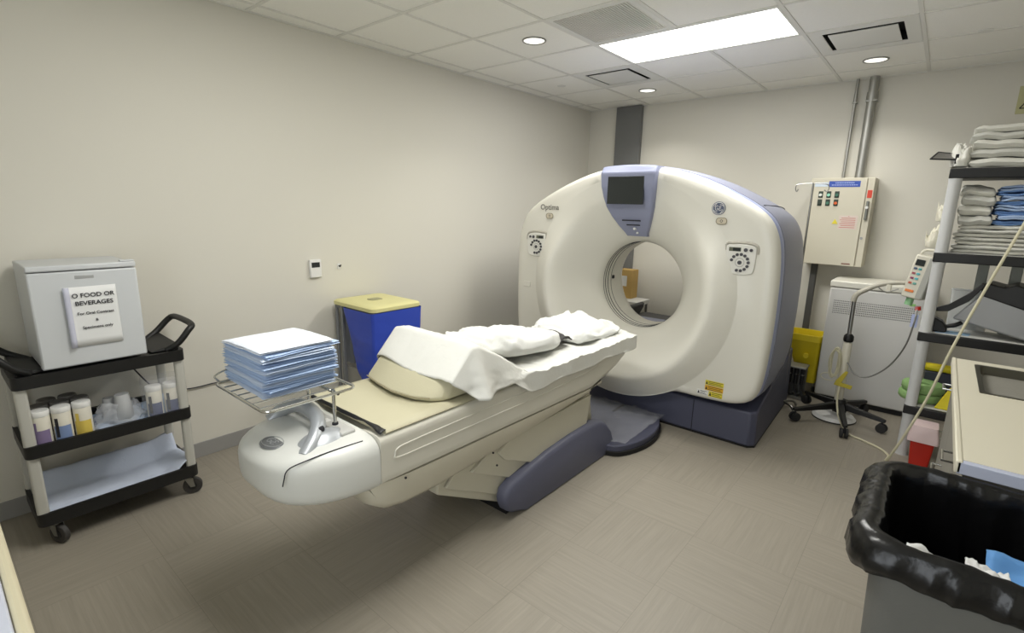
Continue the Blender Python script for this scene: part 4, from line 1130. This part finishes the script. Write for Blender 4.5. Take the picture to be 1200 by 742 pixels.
# linens
wl = mat('linen_white', rgb(222,221,212), .85, bump=.3, bump_scale=80); wl2 = mat('linen_grey', rgb(205,205,198), .85, bump=.3, bump_scale=80)
bl1 = mat('linen_blue', rgb(120,155,205), .85, noise_amt=.1, noise_scale=25, bump=.3, bump_scale=80)
def linens(x, y, z, w, d, hs, labf, cat, grp, mats, name='folded_blanket', jit=.012, n=2, wav=.006):
    for k, h in enumerate(hs):
        mm = cloth_mesh(w*(1+random.uniform(-.03,.02)), d, h, n, seed=x*7+k*3.1, wav=wav, droop=.004)
        o = single(name, mm, mats[k % len(mats)], labf(k, len(hs)), cat, grp, origin=(0,0,0), smooth=60)
        o.location = (x+random.uniform(-jit,jit), y+random.uniform(-jit,jit), z); o.rotation_euler = (0,0,random.uniform(-.02,.02)); z += h+.003
    return z
def posn(k, n):
    if k == 0: return 'bottom'
    if k == n-1: return 'topmost'
    return {1:'second from bottom',2:'third from bottom',3:'fourth from bottom',4:'fifth from bottom',5:'sixth from bottom',6:'seventh from bottom'}[k]
linens(3.775, -1.14, 1.935, .46, .27, [.05,.05,.048,.042,.040], lambda k, n: '%s white blanket of the fold on top of the shelving unit' % posn(k, n), 'blanket', 'folded blankets on the top shelf', [wl, wl2], n=1, wav=.016)
linens(3.775, -1.14, 1.412, .46, .27, [.022]*7, lambda k, n: '%s flat white sheet in the low pile beneath the blue pads' % posn(k, n), 'sheet', 'flat white sheets on the second shelf', [wl, wl2], name='folded_sheet', n=1)
linens(3.62, -1.14, 1.592, .16, .26, [.055,.058,.055,.050], lambda k, n: '%s white gown in the loose pile left of the blue pads' % posn(k, n), 'gown', 'white gowns on the second shelf', [wl2, wl], name='folded_gown', n=1, wav=.022)
linens(3.865, -1.14, 1.592, .30, .27, [.026]*8, lambda k, n: '%s blue pad in the pile on the second shelf' % (posn(k, n) if k < 7 else 'topmost'), 'pad', 'blue pads on the second shelf', [bl1, pm_b], name='folded_pad', n=2, wav=.014)
# crumpled cloth ends spilling past the left post
puff('crumpled_gown', 'crumpled cream gown end spilling out left of the post on the second shelf', 'gown', 3.475, -1.20, .038, .10, .072, 1.60, .1, 5.5, mat('gown_cream', rgb(218,214,196), .85, bump=.3, bump_scale=60), .085, sq=.7, fq=2.2)
puff('crumpled_gown', 'small cream cloth end poking out just above the second shelf edge', 'gown', 3.452, -1.22, .045, .09, .07, 1.43, .1, 9.5, mat('gown_cream', rgb(218,214,196), .85, bump=.3, bump_scale=60), .085, sq=.7, fq=2.2)
puff('crumpled_towel', 'crumpled white towel end beside the blankets on the top shelf', 'towel', 3.50, -1.20, .045, .11, .085, 1.94, .1, 2.5, wl, .085, sq=.7, fq=2.2)
# dark open tray jutting out
t = thing('dark_tray', 'thin dark tray jutting out left of the top blankets', 'tray', (3.44, -1.25, 1.97))
m = MB(); q = [(3.355,-1.30,1.985),(3.385,-1.18,2.035),(3.50,-1.18,2.015),(3.49,-1.30,1.975)]
m.rings([q, [(x,y,z+.004) for x,y,z in q]])
obj('tray_panel', m, mat('tray_grey', rgb(110,108,104), .5), t)
obj('tray_rim', MB().tube([(x,y,z+.003) for x,y,z in q+[q[0]]], .005, 6, smooth=False), dark, t)
obj('tray_back', MB().box(3.475,3.50,-1.30,-1.19,1.955,2.012), dark, t, bevel=.003)

# label printer / scanner
g_ = mat('printer_grey', rgb(150,152,154), .45)
t = thing('document_scanner', 'grey and black tilted document scanner on the third shelf', 'scanner', (3.80, -1.15, .885))
tf = Matrix.Translation((3.83,-1.17,.972)) @ Euler((0,.16,-.12)).to_matrix().to_4x4()
obj('body', MB().rings and (lambda q: (q.rings([[tuple(tf @ Vector((x,y,z))) for x, z in ((-.20,-.02),(.24,-.05),(.24,.20),(-.10,.19),(-.155,.08))] for y in (-.12,.12)]), q)[1])(MB()), g_, t, bevel=.012)
obj('lid', (lambda q: (q.rings([[tuple(tf @ Vector((x,y,z))) for x, z in ((-.11,.16),(.245,.11),(.245,.24),(.02,.27),(-.02,.24),(-.10,.245),(-.13,.22))] for y in (-.125,.125)]), q)[1])(MB()), black_pl, t, bevel=.01)
obj('lever', (lambda q: (q.rings([[tuple(tf @ Vector((x,y,z))) for x, z in ((-.11,.23),(-.13,.24),(-.17,.16),(-.245,.06),(-.30,.02),(-.29,.0),(-.23,.02),(-.155,.11))] for y in (-.128,-.07)]), q)[1])(MB()), black_pl, t, bevel=.004)
t = thing('barcode_reader', 'small black hand reader lying at the left end of third shelf', 'reader', (3.56, -1.20, .885))
obj('body', (lambda q: (q.rings([[(x,y,z) for x, z in ((3.505,.885),(3.60,.885),(3.605,.91),(3.575,.955),(3.515,.985),(3.495,.965))] for y in (-1.27,-1.17)]), q)[1])(MB()), black_pl, t, bevel=.008)
obj('handle', MB().tube([(3.595,-1.22,.92),(3.64,-1.22,.935),(3.67,-1.21,.955)], .014, 10), black_pl, t)
t = thing('clear_bin', 'clear plastic bin standing behind the document scanner', 'bin', (3.70, -1.02, .885))
o = rrect(3.60,3.80,-1.04,-1.0,.015)
m = MB(); m.rings([[(x,y,.885) for x,y in o], [(x+(x-3.715)*.06,y,1.15) for x,y in o]], cap1=False)
obj('shell', m, mat('bin_clear', rgb(225,228,226), .15, alpha=.35), t, solid=.003)
obj('rim', MB().tube([(x+(x-3.715)*.06,y,1.15) for x,y in o]+[(o[0][0]+(o[0][0]-3.715)*.06,o[0][1],1.15)], .004, 6, smooth=False), mat('bin_rim', rgb(205,208,206), .3), t)
for k, (x, y, a, c, l) in enumerate(((3.60,-1.245,.2,(170,195,225),'pale blue leaflet under the tilted document scanner'),(3.66,-1.235,-.15,(150,185,215),'blue leaflet overlapping the pale one under the scanner'),(3.54,-1.13,.1,(205,210,235),'white leaflet behind the small black reader'))):
    single('leaflet', MB().box(x-.06,x+.06,y-.045,y+.045,.8835+.002*k,.8850+.002*k, rz=a), mat('leaf%d' % k, rgb(*c), .6), l, 'leaflet', 'leaflets on the third shelf')
# shelf 4: foam rings, yellow roll, tray
gfoam = mat('foam_green', rgb(140,175,112), .85, bump=.3, bump_scale=120)
for k, (x, y, l) in enumerate(((3.535,-1.155,'lower green foam ring on the fourth shelf'),(3.545,-1.150,'upper green foam ring on the fourth shelf'))):
    z = .372+.004+k*.062; m = MB()
    m.rings([[(x+r*math.cos(2*PI*i/40), y+r*.95*math.sin(2*PI*i/40), z+dz) for i in range(40)] for r, dz in ((.040,0),(.112,0),(.121,.012),(.121,.045),(.112,.057),(.048,.057),(.040,.048),(.040,0.0))], cap0=False, cap1=False)
    single('foam_ring', m, gfoam, l, 'foam ring', 'green foam rings', origin=(x, y, z), smooth=40)
single('yellow_roll', MB().cyl((3.535,-1.02,.586),(3.74,-1.02,.586), .028), yellow, 'yellow cylindrical roll above the green foam rings', 'roll')
single('storage_tray', MB().box(3.54,3.78,-1.04,-.995,.37,.556), mat('tray_dark', rgb(52,54,66), .5), 'dark storage box under the yellow roll', 'box', bevel=.006)
t = thing('yellow_sign', 'folded yellow plastic sign standing at the right of the foam rings', 'sign', (3.68, -1.28, .368))
m = MB(); m.rings([[(3.62,-1.29,.37),(3.735,-1.29,.37),(3.745,-1.27,.52),(3.68,-1.27,.52)],[(3.62,-1.275,.37),(3.735,-1.275,.37),(3.745,-1.255,.52),(3.68,-1.255,.52)]])
obj('panel', m, yellow, t, bevel=.004)
# sharps container on the wire shelf
t = thing('sharps_container', 'red sharps container with pale translucent lid on the floor before the shelf', 'sharps container', (3.59, -1.47, 0))
m = MB(); m.rings([[(x,y,.0) for x,y in rrect(3.545,3.640,-1.54,-1.40,.012)], [(x,y,.20) for x,y in rrect(3.530,3.655,-1.548,-1.392,.014)]])
m_red = mat('sharps_red', rgb(185,38,22), .4)
obj('tub', m, m_red, t, smooth=40)
m = MB(); m.rings([[(x,y,.20) for x,y in rrect(3.512,3.672,-1.56,-1.38,.014)],[(x,y,.222) for x,y in rrect(3.512,3.672,-1.56,-1.38,.014)],[(x,y,.305) for x,y in rrect(3.528,3.658,-1.545,-1.395,.014)]])
obj('lid', m, mat('sharps_lid', rgb(222,200,200), .4), t, smooth=40)

# ---------------------------------------------------------------- sink counter
CT = thing('sink_counter', 'cream worktop with built-in sink on grey base cabinets at the right', 'counter', (4.0, -2.85, 0))
cx0, cx1, cy0, cy1 = 3.632, XR-.002, -3.60, -2.085
crm = mat('worktop_cream', rgb(216,211,192), .35)
kx0, kx1, ky0, ky1 = 3.712, 4.18, -2.72, -2.17
m = MB()
for q in ((cx0,cx1,cy0+.028,ky0),(cx0,cx1,ky1,cy1),(cx0,kx0,ky0,ky1),(kx1,cx1,ky0,ky1)): m.box(*q, .865, .90)
obj('worktop', m, crm, CT, smooth=0)
obj('worktop_fascia', MB().box(cx0,cx1,cy0,cy0+.027,.862,.90), mat('fascia_lilac', rgb(186,192,212), .4), CT, bevel=.002)
obj('front_lip', MB().box(cx0-.006,cx0+.012,cy0+.0,cy1,.862,.904), crm, CT, bevel=.005)
m = MB()
o = rrect(kx0,kx1,ky0,ky1,.02); i_ = rrect(kx0+.018,kx1-.018,ky0+.018,ky1-.018,.03)
m.rings([[(x,y,.899) for x,y in o],[(x,y,.903) for x,y in o],[(x,y,.902) for x,y in i_],[(x,y,.74) for x,y in rrect(kx0+.03,kx1-.03,ky0+.03,ky1-.03,.03)],[(x,y,.735) for x,y in rrect(kx0+.2,kx1-.2,ky0+.2,ky1-.2,.02)]], cap0=False)
B0 = obj('sink_basin', m, mat('sink_steel', rgb(92,90,80), .42, .8), CT, smooth=40)
obj('drain', MB().torus((3.945,-2.445,.738), .035, .005, 'z'), chrome, B0)
obj('faucet', MB().tube([(4.24,-2.44,.90),(4.24,-2.44,1.12),(4.20,-2.44,1.18),(4.10,-2.44,1.18),(4.06,-2.44,1.12)], .012, 12), chrome, CT)
gcab = mat('cabinet_grey', rgb(136,134,126), .5, noise_amt=.12, noise_scale=3, stretch=(40,40,1))
obj('carcass', MB().box(3.67,cx1,cy0+.03,cy1-.02,.09,.862), gcab, CT)
obj('toe_kick', MB().box(3.73,cx1,cy0+.04,cy1-.03,0,.09), dark, CT)
yy0 = cy0+.035; n = 3; w = (cy1-.025-yy0)/n
for k in range(n):
    a = yy0+k*w
    Dd = obj('cabinet_door', MB().box(3.650,3.670,a+.003,a+w-.003,.10,.858), gcab, CT, bevel=.002)
    hy_ = a+w-.09 if k != 0 else a+w-.13
    hz = (.765, .50, .765)[k]
    obj('door_handle', MB().tube([(3.650,hy_-.05,hz),(3.612,hy_-.05,hz),(3.612,hy_+.05,hz),(3.650,hy_+.05,hz)], .005, 8, smooth=False), chrome, Dd)

# ---------------------------------------------------------------- waste bin with black liner
BN = thing('waste_bin', 'large grey waste bin lined with a black bag in the foreground', 'waste bin', (3.75, -3.86, 0))
bx0, bx1, by0, by1 = 3.470, 4.12, -4.155, -3.632
m = MB()
m.rings([[(x,y,0) for x,y in rrect(bx0+.035,bx1-.035,by0+.03,by1-.03,.05)],[(x,y,.857) for x,y in rrect(bx0,bx1,by0,by1,.06)],[(x,y,.857) for x,y in rrect(bx0+.008,bx1-.008,by0+.008,by1-.008,.055)],[(x,y,.02) for x,y in rrect(bx0+.045,bx1-.045,by0+.04,by1-.04,.045)]])
obj('bin_body', m, mat('bin_grey', rgb(96,96,92), .6, bump=.1, bump_scale=200), BN, smooth=40)
linm = mat('black_bag', rgb(13,13,14), .26, bump=.25, bump_scale=25)
m = MB(); rg = []
prof_ = [(-.012,-.088),(-.024,-.075),(-.030,-.050),(-.026,-.025),(-.018,-.002),(-.004,.010),(.007,.008),(.014,-.004),(.018,-.04),(.024,-.12),(.035,-.25),(.045,-.40),(.065,-.52)]
for k, (d, dz) in enumerate(prof_):
    o = rrect(bx0+d,bx1-d,by0+d,by1-d,max(.03,.075-d*.3),12)
    # resample edges for wrinkles
    P = []
    n0 = len(o)
    for i in range(n0):
        a, b = o[i], o[(i+1) % n0]; L = math.hypot(b[0]-a[0], b[1]-a[1]); s = max(1, int(L/.016))
        for j in range(s): P.append((a[0]+(b[0]-a[0])*j/s, a[1]+(b[1]-a[1])*j/s))
    rg.append((P, d, dz))
N_ = 240
def resamp(P):
    seg = [math.hypot(P[(i+1) % len(P)][0]-P[i][0], P[(i+1) % len(P)][1]-P[i][1]) for i in range(len(P))]
    tot = sum(seg); out = []; i = 0; acc = 0
    for k in range(N_):
        t = tot*k/N_
        while acc+seg[i] < t: acc += seg[i]; i += 1
        f = (t-acc)/seg[i]; a, b = P[i], P[(i+1) % len(P)]
        out.append((a[0]+(b[0]-a[0])*f, a[1]+(b[1]-a[1])*f))
    return out
rings_ = []
cxb, cyb = (bx0+bx1)/2, (by0+by1)/2
for P, d, dz in rg:
    q = resamp(P); r = []
    for (x, y) in q:
        vx, vy = x-cxb, y-cyb; L = math.hypot(vx, vy)
        amp = .010 if dz > -.2 else .018
        w = amp*fbm(x*22, y*22, dz*7)+.5*amp*math.sin((x+y)*70+6*fbm(x*5,y*5,dz*3))
        if abs(d) < .02: w *= .6
        if d < 0: w = max(w, -.003) 
        zz2 = .857+dz+.006*fbm(x*10,y*10,3)+(.022*fbm(x*6,y*6,8) if dz < -.06 and d < 0 else 0)
        lb = .030*max(0, 1-(x-bx0+.05)/.09) if d < 0 else 0
        X_, Y_ = x+vx/L*w-lb, y+vy/L*w
        if Y_ > -3.606 and d < .01: Y_ = -3.606
        r.append((X_, Y_, zz2-lb*1.2 if dz < -.04 else zz2))
    rings_.append(r)
m.bm if False else None
m = MB(); m.rings(rings_, cap0=False, cap1=True)
obj('liner', m, linm, BN, smooth=70)
# crumpled papers inside
def sheetp(x0, x1, y0_, y1_, z, s, tilt=0): return lambda u, v: (x0+(x1-x0)*u, y0_+(y1_-y0_)*v, z+.03*fbm(u*2,v*2,s)+.008*fbm(u*9,v*9,s)+tilt*u)
single('crumpled_paper', MB().grid(sheetp(3.54,3.65,-4.11,-4.03,.81,3,-.02), 12, 12), pw, 'crumpled white paper inside the black bag, left one', 'paper', 'papers in the waste bin', solid=.002, smooth=60)
single('crumpled_paper', MB().grid(sheetp(3.655,3.735,-4.10,-3.99,.80,5,.0), 12, 12), pw, 'white paper lying under the blue wrap in the black bag', 'paper', 'papers in the waste bin', solid=.002, smooth=60)
single('blue_wrap', MB().grid(sheetp(3.70,4.02,-4.10,-3.90,.795,7,.0), 20, 14), mat('wrap_blue', rgb(95,150,210), .7), 'crumpled blue wrap inside the black bag of the waste bin', 'wrap', solid=.003, smooth=60)

# ---------------------------------------------------------------- items seen through the bore
t = thing('carton', 'tan cardboard carton with white label seen through the scanner bore', 'carton', (.75, -.20, .62))
obj('box', MB().box(.66,.838,-.28,-.125,.62,.95), mat('cardboard', rgb(190,158,96), .8, noise_amt=.05, noise_scale=30), t, bevel=.003)
obj('label', MB().box(.70,.775,-.2815,-.279,.76,.88), label_white, t, smooth=0)
t = thing('small_table', 'low white table holding the carton behind the scanner', 'table', (.62, -.30, 0))
obj('tabletop', MB().box(.42,1.0,-.44,-.115,.570,.619), label_white, t, bevel=.004)
for x in (.45,.97):
    for y in (-.42,-.14): obj('leg', MB().cyl((x,y,0),(x,y,.57), .014), steel, t)
t = thing('office_chair', 'dark grey chair seen low through the scanner bore', 'chair', (1.25, -.62, 0))
obj('seat', MB().prism(rrect(1.08,1.56,-.84,-.42,.08), 'z', .475, .53), mat('chair_dark', rgb(72,72,72), .7), t, bevel=.015)
obj('backrest', MB().prism([(1.00,.49),(1.06,.49),(1.115,.60),(1.12,.645),(1.085,.655)], 'y', -.80,-.50), mat('chair_dark', rgb(72,72,72), .7), t, bevel=.012)
for x, y in ((1.11,-.79),(1.45,-.79),(1.11,-.51),(1.45,-.51)): obj('leg', MB().cyl((x,y,0),(x,y,.475), .012), steel, t)
# ---------------------------------------------------------------- light
w = bpy.data.worlds.new('world'); SC.world = w; w.use_nodes = True
w.node_tree.nodes['Background'].inputs['Color'].default_value = (1, .98, .94, 1); w.node_tree.nodes['Background'].inputs['Strength'].default_value = .05
def area(name, loc, sx, sy, power, col=(1,.982,.94), rot=(0,0,0), spread=PI):
    l = bpy.data.lights.new(name, 'AREA'); l.shape = 'RECTANGLE'; l.size = sx; l.size_y = sy; l.energy = power; l.color = col; l.spread = spread
    o = bpy.data.objects.new(name, l); COL.objects.link(o); o.location = loc; o.rotation_euler = rot; return o
def disk(name, loc, r, power, col=(1,.97,.9)):
    l = bpy.data.lights.new(name, 'AREA'); l.shape = 'DISK'; l.size = r; l.energy = power; l.color = col; l.spread = math.radians(120)
    o = bpy.data.objects.new(name, l); COL.objects.link(o); o.location = loc; return o
for k, (tx, ty) in enumerate(troffers):
    area('troffer_light', (tx+U, ty+U/2, H-.006), 1.15, .54, (50, 38)[k])
for x, y in ((1.086,-2.528),(1.05,-.66),(2.898,-.634)): disk('downlight_light', (x, y, H-.01), .13, 6)
fg = mat('fill_glow', rgb(225,232,240), .5, emit=(.90,.95,1,1), estr=1.2)  # glow for an added panel behind the camera, no known source there
w1 = struct('fill_panel_1', MB().box(2.35, 3.45, YF, YF+.02, .15, 2.35), fg, smooth=0)
f = MB(); f.box(2.28,2.35,YF,YF+.05,.08,2.42); f.box(3.45,3.52,YF,YF+.05,.08,2.42); f.box(2.35,3.45,YF,YF+.05,2.35,2.42); f.box(2.35,3.45,YF,YF+.05,.08,.15)  # frame around the added glowing panel
struct('fill_panel_frame', f, metal_w, w1, world=False, smooth=0)
area('fill_light', (2.9, YF+.05, 1.25), 1.1, 2.1, 26, (.90,.95,1), (PI/2,0,0))  # unseen bluish fill lamp, added to brighten ceiling and camera-facing surfaces
SC.view_settings.view_transform = 'Standard'; SC.view_settings.look = 'None'; SC.view_settings.gamma = 1; SC.view_settings.exposure = -0.41
SC.view_settings.use_curve_mapping = False
SC.render.film_transparent = False
